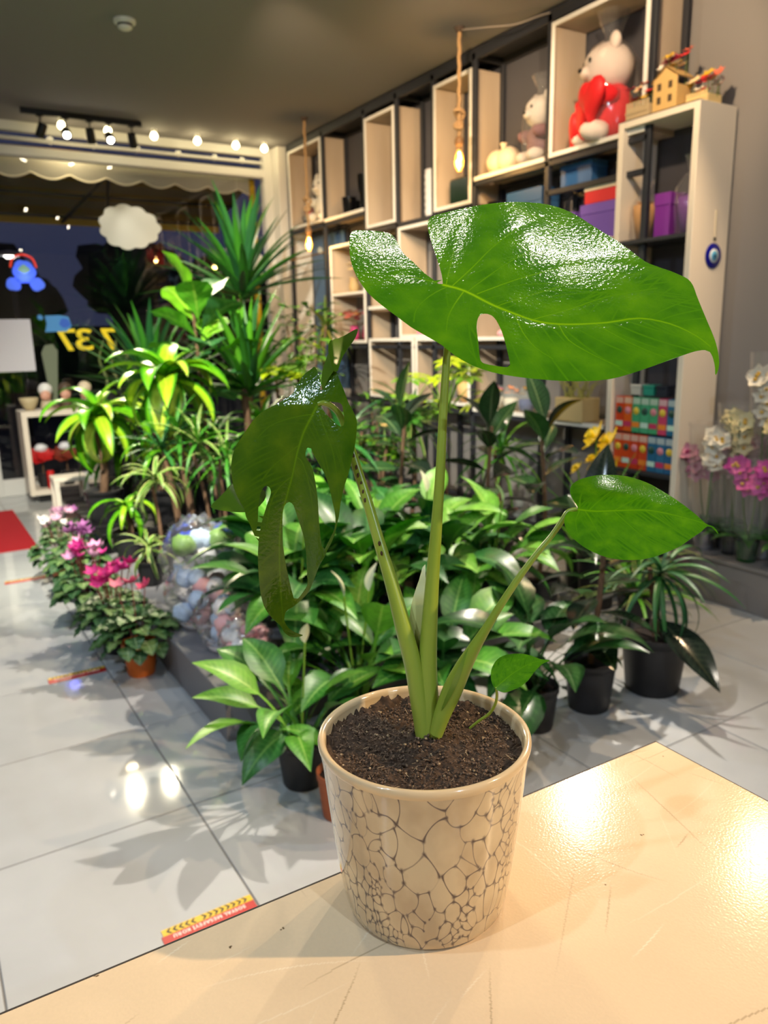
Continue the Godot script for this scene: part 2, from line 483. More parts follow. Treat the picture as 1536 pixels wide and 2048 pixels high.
const SPLIT_LEAF := {"o": Vector3(0.3188,1.3710,-0.6313), "u": Vector3(0.7194,0.0575,0.6922), "v": Vector3(0.1982,0.9382,-0.2839), "n": Vector3(-0.6658,0.3414,0.6635), "k": [1.6,1.5,0.1,55],
	"outline": [[-0.1,1.8,0.7,6.1,1.3,10.8,1.7,15.5,1.6,20.1,0.7,24.2,-0.8,28.1,-2.8,32.2,-5.0,35.0,-6.7,34.7,-8.5,33.1,-11.3,31.7,-14.1,29.8,-16.5,27.5,-18.7,24.7,-20.6,21.3,-22.3,17.8,-23.9,14.2,-25.9,10.9,-29.1,8.8,-33.0,6.8,-37.5,4.1,-42.5,1.4,-48.4,-0.8,-54.3,-2.9,-58.8,-5.4,-62.7,-8.3,-66.2,-11.6,-69.4,-15.4,-72.7,-19.7,-76.0,-24.2,-79.6,-28.5,-82.9,-32.8,-85.4,-37.1,-87.3,-41.7,-88.7,-46.8,-89.5,-52.2,-89.4,-57.6,-88.9,-62.9,-88.1,-67.7,-87.1,-72.1,-85.8,-76.1,-84.3,-79.8,-82.3,-83.8,-80.3,-87.5,-78.2,-90.6,-76.5,-93.6,-76.0,-97.3,-75.5,-101.1,-74.0,-104.6,-72.2,-108.5,-70.3,-115.0,-68.6,-119.6,-67.4,-117.6,-66.5,-112.9,-65.4,-108.0,-64.4,-102.6,-63.9,-97.4,-63.3,-92.2,-62.4,-86.8,-61.1,-81.9,-59.7,-78.1,-58.1,-75.3,-56.1,-73.4,-54.2,-72.8,-52.6,-73.6,-51.5,-75.3,-50.9,-77.2,-51.1,-79.6,-52.2,-82.7,-53.8,-86.3,-55.6,-90.5,-57.4,-95.1,-59.4,-100.3,-61.2,-105.5,-62.6,-109.8,-63.8,-114.4,-65.2,-119.9,-66.4,-126.3,-67.6,-134.3,-68.5,-142.7,-69.2,-150.4,-69.7,-157.7,-70.1,-164.7,-70.3,-171.4,-70.0,-177.8,-69.4,-183.6,-68.0,-188.6,-66.2,-192.9,-63.9,-196.8,-61.6,-200.0,-59.9,-202.6,-58.7,-204.8,-58.1,-207.3,-57.6,-209.7,-56.3,-211.9,-54.6,-213.8,-52.5,-215.0,-49.9,-215.5,-45.7,-214.8,-42.6,-213.6,-44.5,-212.4,-47.8,-211.0,-50.1,-209.4,-52.2,-207.4,-53.9,-204.5,-55.0,-201.7,-55.4,-199.7,-55.4,-197.7,-54.9,-195.4,-54.2,-193.0,-53.4,-190.8,-52.0,-188.7,-49.4,-187.1,-46.5,-185.6,-44.6,-184.1,-42.5,-182.3,-39.0,-179.5,-34.8,-176.0,-30.8,-172.4,-26.5,-167.7,-21.5,-160.5,-16.5,-153.4,-12.7,-148.4,-9.5,-144.7,-6.9,-142.4,-4.5,-140.3,-1.5,-136.9,1.6,-133.1,4.7,-129.8,7.6,-126.3,10.1,-122.5,12.2,-118.6,13.6,-114.9,14.9,-111.4,16.2,-108.1,17.5,-104.4,18.6,-99.1,19.8,-93.1,21.4,-86.9,23.2,-80.4,25.6,-74.2,28.1,-67.7,30.2,-60.7,32.0,-53.4,33.7,-46.3,35.0,-38.8,36.0,-29.5,36.4,-21.1,35.9,-17.4,34.9,-15.1,33.5,-11.7,31.8,-8.2,29.9,-4.9,27.9,-1.1,26.1,4.0,24.3,9.4,22.4,14.1,20.6,18.5,19.0,22.6,17.5,26.2,16.0,29.9,14.3,31.9,12.5,29.8,10.5,26.1,8.5,22.2,6.7,18.0,5.5,14.4,4.5,10.6,2.9,6.1,1.5,1.7,1.1,-1.8,0.8,-4.3,-0.5,-4.9,-1.6,-4.1,-1.1,-1.7],
		[-35.5,-87.5,-33.2,-88.1,-31.1,-90.8,-29.5,-96.7,-28.0,-103.9,-26.3,-110.6,-24.9,-117.2,-24.5,-123.9,-24.5,-130.4,-24.8,-136.4,-25.5,-142.3,-26.5,-149.3,-27.5,-155.8,-27.7,-159.9,-28.5,-163.4,-31.7,-167.7,-35.5,-171.8,-39.0,-175.7,-41.9,-178.5,-43.0,-179.3,-43.5,-178.6,-44.0,-176.6,-44.3,-172.7,-44.8,-165.6,-45.2,-157.3,-45.5,-149.8,-45.7,-142.2,-45.8,-134.8,-45.7,-127.3,-45.1,-119.9,-44.2,-112.5,-43.4,-104.7,-42.4,-97.9,-41.2,-93.5,-39.7,-90.6,-37.7,-88.4],
		[-14.1,-45.7,-13.8,-43.5,-13.0,-41.4,-10.9,-40.0,-8.8,-39.6,-8.1,-41.1,-7.3,-44.1,-4.9,-48.7,-1.9,-54.0,1.3,-59.2,4.4,-64.7,6.8,-70.5,8.8,-76.6,10.3,-83.2,11.4,-89.7,12.7,-95.7,13.7,-101.3,13.8,-106.2,13.3,-110.5,11.9,-114.5,9.9,-118.2,7.3,-121.6,4.4,-124.9,1.2,-128.6,-1.6,-131.7,-3.3,-134.3,-4.3,-134.5,-4.9,-129.5,-5.2,-122.8,-5.2,-117.1,-5.1,-111.2,-4.9,-104.8,-4.7,-98.3,-4.4,-91.9,-4.3,-85.4,-4.8,-78.0,-5.6,-70.9,-6.4,-65.4,-7.5,-60.7,-9.3,-56.6,-11.2,-53.1,-13.0,-50.5,-14.3,-48.5,-14.5,-47.1],
		[2.6,-1.4,4.9,-0.2,8.4,0.1,12.2,-0.0,15.9,-0.6,19.2,-1.2,21.7,-2.4,22.8,-5.0,23.4,-8.6,24.4,-14.0,24.9,-19.3,24.5,-22.4,23.2,-24.0,20.9,-23.6,17.9,-21.6,14.0,-18.0,10.1,-13.9,7.0,-10.6,4.7,-7.5,2.9,-4.2]],
	"veins": [[2.2, [-1.1,-1.9,-2.6,-4.6,-4.7,-8.4,-7.1,-12.7,-9.8,-16.9,-12.7,-21.6,-15.6,-26.7,-18.2,-32.4,-20.8,-38.6,-23.3,-44.9,-25.5,-51.6,-27.7,-58.4,-29.9,-64.8,-31.9,-70.0,-34.0,-74.7,-36.2,-80.5,-39.2,-87.8,-42.3,-96.3,-45.0,-105.2,-47.0,-114.4,-48.7,-124.2,-50.1,-134.8,-51.6,-147.2,-53.0,-160.5,-54.2,-172.7,-55.3,-183.9,-56.1,-193.9,-56.8,-200.9]], [1, [-1.6,-1.9,-4.6,-0.4,-9.0,1.6,-13.4,3.5,-17.7,5.2,-21.9,6.6,-24.9,7.7]], [0.8, [-5.5,-10.6,-11.3,-10.9,-19.7,-11.5,-28.0,-12.5,-35.5,-14.0,-42.9,-15.9,-49.3,-18.5,-54.8,-22.2,-59.4,-26.6,-62.5,-29.7]], [0.8, [-19.4,-36.5,-24.0,-39.3,-30.4,-43.2,-36.4,-47.1,-41.1,-50.4,-45.5,-53.5,-49.4,-56.9,-53.3,-61.1,-56.7,-65.5,-59.1,-68.6]], [0.8, [-24.3,-47.8,-22.5,-49.0,-19.9,-51.0,-17.4,-55.5,-15.1,-63.1,-13.0,-73.2,-11.5,-84.7,-11.0,-99.7,-11.4,-116.3,-12.0,-128.1]], [0.8, [-2.3,-4.1,0.2,-10.5,3.7,-19.7,7.1,-28.6,9.9,-35.7,12.5,-42.7,14.7,-51.1,16.4,-63.6,17.5,-77.5,18.2,-87.3]], [0.7, [-29.9,-64.8,-33.0,-66.7,-37.4,-69.5,-41.6,-73.1,-45.3,-77.1,-48.8,-81.8,-51.8,-87.7,-54.5,-96.2,-56.8,-105.9,-58.4,-112.8]]]}
const CURLED_LOBE := {"o": Vector3(0.3306,1.4088,-0.6282), "u": Vector3(0.9582,-0.2765,0.0732), "v": Vector3(0.2811,0.8625,-0.4207), "n": Vector3(0.0532,0.4237,0.9042), "k": [3,1,0,1],
	"outline": [[5.0,-10.2,3.2,-8.0,1.5,-4.7,0.5,-1.0,-0.3,2.9,-1.4,5.8,-2.0,9.1,-1.7,14.6,-0.1,20.0,3.3,22.9,7.6,25.2,12.0,28.3,16.7,32.0,21.7,36.8,26.5,41.3,30.3,44.5,32.4,45.0,31.1,40.0,28.2,33.3,24.9,27.5,21.1,21.5,17.2,15.0,13.8,8.7,11.9,3.8,10.5,-0.6,9.4,-5.0,8.3,-8.5,6.7,-10.1]],
	"veins": []}
const HIND_LOBE := {"o": Vector3(0.2545,1.2805,-0.6762), "u": Vector3(0.9192,-0.2338,0.3169), "v": Vector3(0.3845,0.7066,-0.5940), "n": Vector3(-0.0851,0.6679,0.7394), "k": [2,2,0,1],
	"outline": [[-26.0,-11.8,-24.3,-7.5,-20.5,-2.2,-17.4,2.8,-14.2,7.9,-11.8,13.7,-8.4,18.5,-1.8,21.1,6.0,21.6,15.0,19.6,22.3,15.9,24.3,10.8,23.1,4.7,18.9,-2.9,13.5,-9.4,9.1,-11.7,4.6,-12.6,-0.5,-13.5,-5.8,-14.0,-11.0,-14.3,-16.2,-14.2,-22.1,-13.6]],
	"veins": []}
const INNER_LOBE := {"o": Vector3(0.3281,1.3909,-0.6297), "u": Vector3(0.3907,0.1892,0.9009), "v": Vector3(0.1975,0.9386,-0.2828), "n": Vector3(-0.8991,0.2884,0.3293), "k": [6,3,0,1],
	"outline": [[-6.2,-9.8,-6.9,-5.9,-7.2,0.2,-7.3,5.6,-7.0,11.0,-5.9,15.8,-4.6,20.2,-4.0,25.2,-2.9,27.3,0.4,21.1,3.5,13.7,6.0,10.5,7.3,8.2,5.5,5.7,2.6,2.9,0.1,-0.4,-2.2,-3.8,-4.4,-7.8]],
	"veins": []}
const HEART_LEAF := {"o": Vector3(0.4615,1.2842,-0.4481), "u": Vector3(0.8193,0.0649,0.5696), "v": Vector3(0.4555,0.5295,-0.7156), "n": Vector3(-0.3481,0.8458,0.4042), "k": [2.2,0.5,0.06,60],
	"outline": [[2.3,6.3,1.2,9.7,0.3,13.5,-0.2,17.7,-0.2,22.1,0.5,26.5,1.9,30.6,4.2,33.8,7.0,36.3,10.3,38.2,14.4,39.7,19.7,41.0,25.7,42.1,31.8,42.4,38.2,42.5,45.1,42.5,51.9,41.9,57.9,39.9,63.1,36.8,67.2,33.5,70.8,29.7,74.2,25.1,77.6,20.0,81.3,14.4,85.0,8.7,88.2,3.5,91.3,-1.4,94.7,-6.4,97.7,-11.1,100.1,-15.5,102.0,-18.9,103.4,-20.3,104.6,-21.0,105.9,-21.7,107.2,-22.8,108.2,-25.2,108.9,-27.8,109.1,-29.9,108.9,-31.0,108.2,-29.5,107.3,-27.0,106.4,-24.8,105.3,-23.0,104.0,-22.1,102.3,-22.5,99.4,-24.9,95.8,-28.0,91.6,-30.6,87.0,-33.4,81.9,-36.8,76.6,-40.2,71.0,-42.9,65.3,-45.4,59.8,-48.0,54.0,-50.5,47.3,-52.8,40.5,-54.5,34.2,-55.1,28.1,-54.8,22.1,-53.6,16.4,-51.5,11.3,-48.4,6.6,-44.8,2.7,-41.2,-0.8,-37.4,-4.1,-33.1,-6.9,-28.8,-8.8,-25.0,-10.1,-21.2,-10.9,-17.1,-11.0,-12.9,-10.2,-9.0,-8.9,-5.5,-7.0,-2.7,-4.8,-0.6,-2.6,0.7,-0.5,1.4,1.6,1.2,3.1,1.4,3.0,3.4]],
	"veins": [[1.8, [0.7,1.3,4.8,0.1,10.7,-1.5,16.9,-2.8,23.1,-3.2,29.6,-3.3,36.3,-3.3,43.2,-3.3,50.2,-3.4,56.9,-3.8,62.8,-4.8,68.3,-6.2,74.1,-8.0,80.6,-10.2,87.2,-12.7,92.8,-15.1,97.2,-17.3,100.5,-19.2,102.8,-20.6]], [0.7, [10.7,-1.6,13.4,1.1,17.4,4.9,21.8,8.9,26.3,13.0,31.3,17.4,36.3,21.7,41.7,25.9,47.2,30.1,51.2,33.2]], [0.7, [8.0,-1.7,8.7,-4.8,9.8,-9.3,10.9,-14.1,11.9,-19.3,12.9,-24.7,14.3,-29.8,16.4,-35.0,18.8,-39.8,20.5,-43.2]], [0.6, [31.1,-3.3,35.7,-0.4,42.4,3.5,49.1,7.4,55.8,11.2,62.7,15.0,67.6,17.8]], [0.6, [31.0,-3.7,32.7,-7.4,35.2,-12.6,38.2,-18.0,41.8,-23.7,45.9,-29.4,50.0,-34.1,54.1,-37.6,58.1,-40.4,60.9,-42.2]], [0.6, [56.8,-4.2,60.0,-7.9,64.5,-13.0,69.1,-17.8,73.7,-22.4,78.3,-27.0,81.5,-30.2]], [0.6, [4.0,1.3,4.6,4.6,5.6,9.4,7.0,14.5,9.3,20.1,12.0,25.9,13.9,30.2]], [0.6, [3.7,-0.5,2.1,-3.7,-0.0,-8.0,-1.6,-12.5,-2.3,-17.3,-2.5,-22.2,-2.6,-25.6]]]}
const YOUNG_LEAF := {"o": Vector3(0.3734,1.1513,-0.4420), "u": Vector3(0.7686,0.1399,0.6242), "v": Vector3(0.4236,0.6199,-0.6605), "n": Vector3(-0.4794,0.7721,0.4172), "k": [4,1,0,1],
	"outline": [[-3.5,9.0,-3.1,12.2,-2.4,15.4,-1.1,18.7,0.6,21.7,2.7,24.4,5.2,26.5,8.0,27.9,11.1,28.8,14.5,29.2,18.2,29.2,21.7,28.9,25.1,28.3,28.5,27.1,31.8,25.6,35.0,23.7,38.4,21.9,43.2,20.9,46.4,20.0,44.3,19.1,40.7,18.0,38.3,16.3,36.1,14.2,33.7,11.7,31.3,9.0,29.0,6.0,26.6,3.1,23.7,0.6,20.6,-1.6,17.1,-3.4,13.4,-4.7,9.8,-5.8,6.5,-6.3,3.9,-5.6,1.9,-4.4,0.5,-3.4,-0.7,-2.0,-2.0,0.1,-3.0,2.8,-3.4,5.8]],
	"veins": [[1, [-0.2,-1.3,2.2,0.6,5.6,3.4,9.1,6.2,12.4,8.6,15.8,10.9,19.4,13.1,23.3,15.3,27.3,17.2,31.1,18.8,34.9,19.6,38.4,19.9,40.9,20.0]], [0.4, [3.1,1.8,3.6,4.2,4.2,7.7,5.4,11.3,7.5,15.2,10.1,19.3,11.9,22.2]], [0.4, [10.5,7.1,11.9,6.3,13.9,5.2,15.7,4.0,17.2,2.8,18.6,1.6,19.5,0.7]]]}
const TALL_PETIOLE := [[0.3572,1.0759,-0.5157,0.0140], [0.3585,1.0966,-0.5181,0.0130], [0.3625,1.1420,-0.5232,0.0098], [0.3708,1.1999,-0.5289,0.0075], [0.3803,1.2522,-0.5349,0.0060], [0.3904,1.3085,-0.5416,0.0049], [0.3998,1.3600,-0.5498,0.0044], [0.4090,1.4072,-0.5570,0.0038], [0.4148,1.4415,-0.5603,0.0033], [0.4172,1.4694,-0.5592,0.0026]]
const ARCHED_PETIOLE := [[0.3524,1.0802,-0.5150,0.0090], [0.3518,1.1117,-0.5215,0.0094], [0.3515,1.1423,-0.5300,0.0094], [0.3494,1.1725,-0.5406,0.0089], [0.3483,1.2104,-0.5576,0.0074], [0.3459,1.2488,-0.5755,0.0061], [0.3444,1.2833,-0.5918,0.0055], [0.3426,1.3138,-0.6072,0.0051], [0.3419,1.3315,-0.6160,0.0046], [0.3406,1.3472,-0.6223,0.0039], [0.3366,1.3597,-0.6257,0.0035], [0.3295,1.3674,-0.6273,0.0034], [0.3230,1.3704,-0.6285,0.0032], [0.3182,1.3697,-0.6312,0.0023]]
const SIDE_PETIOLE := [[0.3564,1.0859,-0.5021,0.0066], [0.3621,1.1062,-0.4993,0.0083], [0.3696,1.1271,-0.4955,0.0096], [0.3772,1.1465,-0.4913,0.0082], [0.3858,1.1652,-0.4863,0.0060], [0.3950,1.1825,-0.4817,0.0043], [0.4061,1.2025,-0.4768,0.0036], [0.4215,1.2283,-0.4695,0.0032], [0.4360,1.2495,-0.4628,0.0027], [0.4453,1.2621,-0.4581,0.0025], [0.4531,1.2747,-0.4543,0.0027], [0.4577,1.2822,-0.4523,0.0025], [0.4630,1.2850,-0.4474,0.0017]]
const YOUNG_PETIOLE := [[0.3707,1.1010,-0.4721,0.0013], [0.3740,1.1102,-0.4641,0.0015], [0.3773,1.1196,-0.4551,0.0016], [0.3778,1.1306,-0.4481,0.0015], [0.3760,1.1411,-0.4436,0.0014], [0.3733,1.1505,-0.4418,0.0010]]
const SPEAR_SHEATH := {"o": Vector3(0.3638,1.1755,-0.5363), "u": Vector3(0.6575,0.0484,0.7519), "v": Vector3(0.1355,0.9741,-0.1812), "n": Vector3(-0.7412,0.2210,0.6339), "k": [6,0,0,1],
	"outline": [[0.6,53.7,-1.6,51.0,-3.4,39.5,-5.7,31.1,-7.8,21.9,-9.4,12.3,-10.3,1.8,-9.9,-10.6,-9.3,-23.5,-9.3,-37.4,-8.5,-48.3,-4.3,-52.9,1.1,-47.6,4.6,-26.4,5.6,0.2,4.3,30.7]],
	"veins": []}
const SIDE_SHEATH := {"o": Vector3(0.3731,1.1486,-0.4859), "u": Vector3(0.9972,-0.0061,-0.0747), "v": Vector3(0.0080,0.9996,0.0258), "n": Vector3(0.0745,-0.0263,0.9969), "k": [6,3,0,1],
	"outline": [[22.0,19.0,17.1,20.1,11.1,19.5,6.8,17.0,3.0,13.5,-0.7,9.6,-4.3,4.7,-7.9,-2.0,-11.0,-9.5,-13.7,-16.6,-15.5,-23.9,-16.1,-31.7,-14.9,-39.7,-10.9,-48.1,-6.1,-54.3,-4.7,-53.4,-4.7,-48.0,-4.1,-39.4,-2.6,-30.1,-0.2,-21.8,3.0,-13.7,7.1,-5.5,11.7,1.8,16.2,7.3,19.8,11.8,22.1,16.0]],
	"veins": []}
func _ready() -> void:
	rng.seed = 7
	# the lens
	var cam := Camera3D.new()
	cam.name = "camera"
	cam.transform = Transform3D(Basis(Vector3(0.85018, -0.02041, 0.5261), Vector3(0.13548, 0.97408, -0.18115), Vector3(-0.50876, 0.22529, 0.83091)).orthonormalized(), Vector3(0, 1.43, 0))
	cam.fov = 67.53
	cam.near = 0.02
	cam.far = 200.0
	var lens := CameraAttributesPhysical.new()
	lens.frustum_focus_distance = 0.68
	lens.frustum_focal_length = 17.952
	lens.exposure_aperture = 5.2
	lens.frustum_near = 0.02
	lens.frustum_far = 200.0
	cam.attributes = lens
	add_child(cam)
	cam.current = true
	# night sky, exposure
	var we := WorldEnvironment.new()
	we.name = "night"
	var env := Environment.new()
	env.background_mode = Environment.BG_COLOR
	env.background_color = Color(0.19, 0.21, 0.31)
	env.tonemap_mode = Environment.TONE_MAPPER_LINEAR
	env.tonemap_exposure = 0.87
	env.sdfgi_enabled = true
	env.ssao_enabled = true
	env.ssil_enabled = true
	we.environment = env
	add_child(we)
	materials()
	# lamps of the shop: spotlights on ceiling tracks, those beyond the frame too; cool ones are added fill
	spot("ceiling_spotlight", "black ceiling spotlight above the counter's right end", Vector3(2.3, 3.34, 1.1), Vector3(0.45, 1.1, -0.6), Color(1.0, 0.85, 0.66), 10.0, 34.0)
	spot("ceiling_spotlight", "black ceiling spotlight above the counter's far edge", Vector3(1.42, 3.34, -0.82), Vector3(1.5, 0.6, -2.3), NEUTRAL, 1.4, 55.0)
	spot("ceiling_spotlight", "black ceiling spotlight between the counter and the plants", Vector3(0.87, 3.34, -1.16), Vector3(1.0, 0.6, -2.3), NEUTRAL, 1.2, 50.0)
	spot("ceiling_spotlight", "black ceiling spotlight aimed across the peace lilies from the shelf side", Vector3(3.15, 3.34, -2.9), Vector3(1.1, 0.4, -2.4), NEUTRAL, 15.0, 33.0)
	spot("ceiling_spotlight", "black ceiling spotlight above the orchids aimed at the counter", Vector3(3.55, 3.34, -2.0), Vector3(2.3, 0.4, -2.0), WARM, 5.0, 52.0)
	spot("ceiling_spotlight", "black ceiling spotlight aimed at the tall dracaenas", Vector3(0.2, 3.34, -2.6), Vector3(1.7, 1.2, -4.9), Color(1.0, 0.97, 0.88), 32.0, 36.0)
	spot("ceiling_spotlight", "black ceiling spotlight aimed at the wrapped plush toys", Vector3(2.5, 3.34, -2.4), Vector3(3.8, 2.6, -3.4), WARM, 3.4, 42.0)
	spot("ceiling_spotlight", "black ceiling spotlight aimed at the middle of the shelf wall", Vector3(2.2, 3.34, -3.3), Vector3(3.85, 2.1, -5.0), WARM, 5.0, 40.0)
	spot("ceiling_spotlight", "black ceiling spotlight aimed at the shelf corner beside the window", Vector3(1.7, 3.34, -3.9), Vector3(3.8, 1.9, -6.9), WARM, 8.0, 32.0)
	spot("ceiling_spotlight", "added cool fill spotlight over the open floor beside the plants", Vector3(-0.9, 3.34, -3.6), Vector3(0.9, 0.2, -3.4), COOL, 2.5, 55.0)  # fill lamp added for the left side of the plants
	spot("ceiling_spotlight", "added cool fill spotlight over the floor tiles behind the counter", Vector3(-0.6, 3.34, -0.6), Vector3(0.5, 0.0, -1.9), COOL, 1.2, 58.0)  # cool fill added to brighten the floor
	spot("ceiling_spotlight", "added cool fill spotlight in the shop's back corner", Vector3(-1.9, 3.34, -0.2), Vector3(0.6, 0.4, -2.6), COOL, 2.8, 55.0)  # added fill lamp, placed for a cool sheen on the split leaf
	spot("ceiling_spotlight", "added cool fill spotlight behind the counter", Vector3(0.5, 3.34, 2.2), Vector3(1.2, 0.6, -2.2), COOL, 3.5, 55.0)  # fill added behind the lens to soften the contrast
	window_lamps()
	room()
	street()
	counter()
	hero()
	shelves()
	plants()
	displays()

const WARM := Color(1.0, 0.86, 0.68)
const NEUTRAL := Color(1.0, 0.95, 0.88)
const COOL := Color(0.84, 0.92, 1.0)

func spot(called: String, label: String, at: Vector3, target: Vector3, c: Color, energy: float, angle: float) -> Node3D:
	var o := thing(called, label, "spotlight", at)
	part("mount", lathe([[0.0, -0.012], [0.03, -0.012], [0.032, -0.006], [0.032, 0.0]], 16), M.black, o)
	part("stem", rod(Vector3.ZERO, Vector3(0, -0.1, 0), 0.007), M.black, o)
	var d := (target - at - Vector3(0, -0.12, 0)).normalized()
	var b := Basis.looking_at(d, Vector3.UP if absf(d.y) < 0.98 else Vector3.RIGHT) * Basis(Vector3.RIGHT, PI / 2)   # +Y of the housing points backwards
	part("housing", lathe([[0.028, -0.055], [0.036, -0.06], [0.038, -0.058], [0.038, 0.05], [0.034, 0.06], [0.0, 0.06]], 20), M.black, o, Vector3(0, -0.12, 0), b)
	part("lamp_lens", lathe([[0.0, -0.054], [0.028, -0.052], [0.029, -0.04]], 16), M.lens, o, Vector3(0, -0.12, 0), b)
	var l := SpotLight3D.new()
	l.name = "lamp"
	l.light_color = c
	l.light_energy = energy
	l.spot_angle = angle
	l.spot_angle_attenuation = 0.6
	l.spot_range = 20.0
	l.spot_attenuation = 2.0
	l.light_size = 0.03
	l.shadow_enabled = true
	o.add_child(l)
	l.transform = Transform3D(Basis.looking_at(d, Vector3.UP if absf(d.y) < 0.98 else Vector3.RIGHT), Vector3(0, -0.12, 0) + d * 0.065)
	return o

func window_lamps() -> void:
	var x := [1.475, 1.869, 2.286, 2.701, 3.09, 3.392]
	for i in 6:
		var o := thing("ceiling_bulb", "small round bulb in a row along the shop window's ceiling edge", "lamp", Vector3(x[i], CEILING, -7.7), 0.0, "bulbs along the window")
		part("socket", lathe([[0.0, -0.03], [0.022, -0.03], [0.026, 0.0]], 14), M.white_plastic, o)
		part("bulb", lathe([[0.0, -0.095], [0.016, -0.09], [0.03, -0.075], [0.034, -0.06], [0.028, -0.042], [0.018, -0.03]], 16), M.bulb, o)
		var l := OmniLight3D.new()
		l.name = "lamp"
		l.light_color = Color(1.0, 0.9, 0.66)
		l.light_energy = 0.045
		l.omni_range = 15.0
		l.light_size = 0.03
		l.shadow_enabled = true
		o.add_child(l)
		l.position = Vector3(0, -0.063, 0)
	var t := thing("track_rail", "black ceiling track rail before the shop window", "track", Vector3(1.62, CEILING, -7.5))
	part("rail", span(Vector3(-0.5, -0.045, -0.018), Vector3(0.5, 0.0, 0.018)), M.black, t)
	for h in [[1.27, Vector3(0.2, 0.3, -8.2)], [1.67, Vector3(2.2, 0.4, -8.6)], [2.03, Vector3(2.8, 0.3, -8.8)]]:
		spot("track_spotlight", "black track spotlight aimed at the shop window", Vector3(h[0], CEILING - 0.045, -7.5), h[1], NEUTRAL, 0.5, 30.0).set_meta("group", "track spotlights aimed at the window")
	for h in [[1.47, Vector3(0.9, 0.3, -2.6)], [1.83, Vector3(1.6, 0.6, -3.4)]]:
		spot("track_spotlight", "black track spotlight shining into the shop", Vector3(h[0], CEILING - 0.045, -7.5), h[1], Color(1.0, 0.95, 0.8), 9.0, 34.0).set_meta("group", "track spotlights shining inwards")

func materials() -> void:
	M.black = mat(Color(0.07, 0.07, 0.08), 0.45)
	M.frame = mat(Color(0.15, 0.16, 0.19), 0.5)
	M.lens = glow(Color(1.0, 0.95, 0.85), 40.0)
	M.bulb = glow(Color(1.0, 0.93, 0.72), 14.0)
	M.amber = clear(Color(1.0, 0.72, 0.30), 0.14, 0.02)
	M.filament = glow(Color(1.0, 0.86, 0.55), 30.0)
	M.white_plastic = mat(Color(0.88, 0.87, 0.84), 0.4)
	M.ceiling = mat(Color(0.51, 0.50, 0.505), 0.9)
	M.wall = mat(Color(0.52, 0.505, 0.50), 0.85)
	M.pale_wall = mat(Color(0.83, 0.82, 0.80), 0.8)
	M.alu = mat(Color(0.80, 0.80, 0.79), 0.4)
	M.glass = clear(Color(0.05, 0.06, 0.06), 0.05, 0.005)
	M.grout = mat(Color(0.47, 0.46, 0.45), 0.9)
	M.tiles = []
	for i in 4:
		var t := mat(Color.WHITE, 0.045)
		var k := 0.71 + 0.008 * i
		grain(t, Color(k - 0.022, k - 0.012, k - 0.004), Color(k + 0.008, k + 0.02, k + 0.03), 0.01, 1.1, 10 + i)
		t.metallic_specular = 0.5
		M.tiles.append(t)
	# counter laminate: cream, a little orange-peel, with fine scratches
	var lam := mat(Color.WHITE, 0.15)
	lam.metallic_specular = 0.22
	lam.albedo_texture = laminate()
	lam.uv1_triplanar = true
	lam.uv1_world_triplanar = true
	lam.uv1_scale = Vector3.ONE * 0.8
	var n := FastNoiseLite.new()
	n.seed = 3
	n.frequency = 0.42
	n.fractal_octaves = 2
	var nt := NoiseTexture2D.new()
	nt.width = 1024
	nt.height = 1024
	nt.seamless = true
	nt.as_normal_map = true
	nt.bump_strength = 1.0
	nt.noise = n
	lam.normal_enabled = true
	lam.normal_texture = nt
	lam.normal_scale = 0.09
	M.laminate = lam
	M.dark_edge = mat(Color(0.16, 0.12, 0.10), 0.6)
	M.wood = grain(mat(Color.WHITE, 0.55), Color(0.68, 0.61, 0.53), Color(0.75, 0.685, 0.605), 0.012, 1.0, 31, Vector3(1.0, 0.25, 1.0))
	M.white_edge = mat(Color(0.90, 0.89, 0.87), 0.45)
	M.white_board = mat(Color(0.90, 0.86, 0.80), 0.4)
	M.plinth = mat(Color(0.47, 0.47, 0.49), 0.5)
	M.soil = grain(mat(Color.WHITE, 0.95), Color(0.16, 0.12, 0.085), Color(0.40, 0.305, 0.225), 0.05, 9.0, 33)
	M.dark_soil = mat(Color(0.13, 0.09, 0.07), 0.95)
	M.black_pot = mat(Color(0.13, 0.13, 0.145), 0.5)
	M.terracotta = mat(Color(0.66, 0.36, 0.22), 0.7)
	M.orange_pot = mat(Color(0.80, 0.40, 0.12), 0.55)
	M.bark = grain(mat(Color.WHITE, 0.9), Color(0.30, 0.22, 0.16), Color(0.52, 0.40, 0.30), 0.03, 4.0, 35, Vector3(2.0, 0.4, 2.0))
	M.scar = mat(Color(0.28, 0.20, 0.08), 0.7)
	M.stalk = mat(Color(0.42, 0.58, 0.16), 0.45)

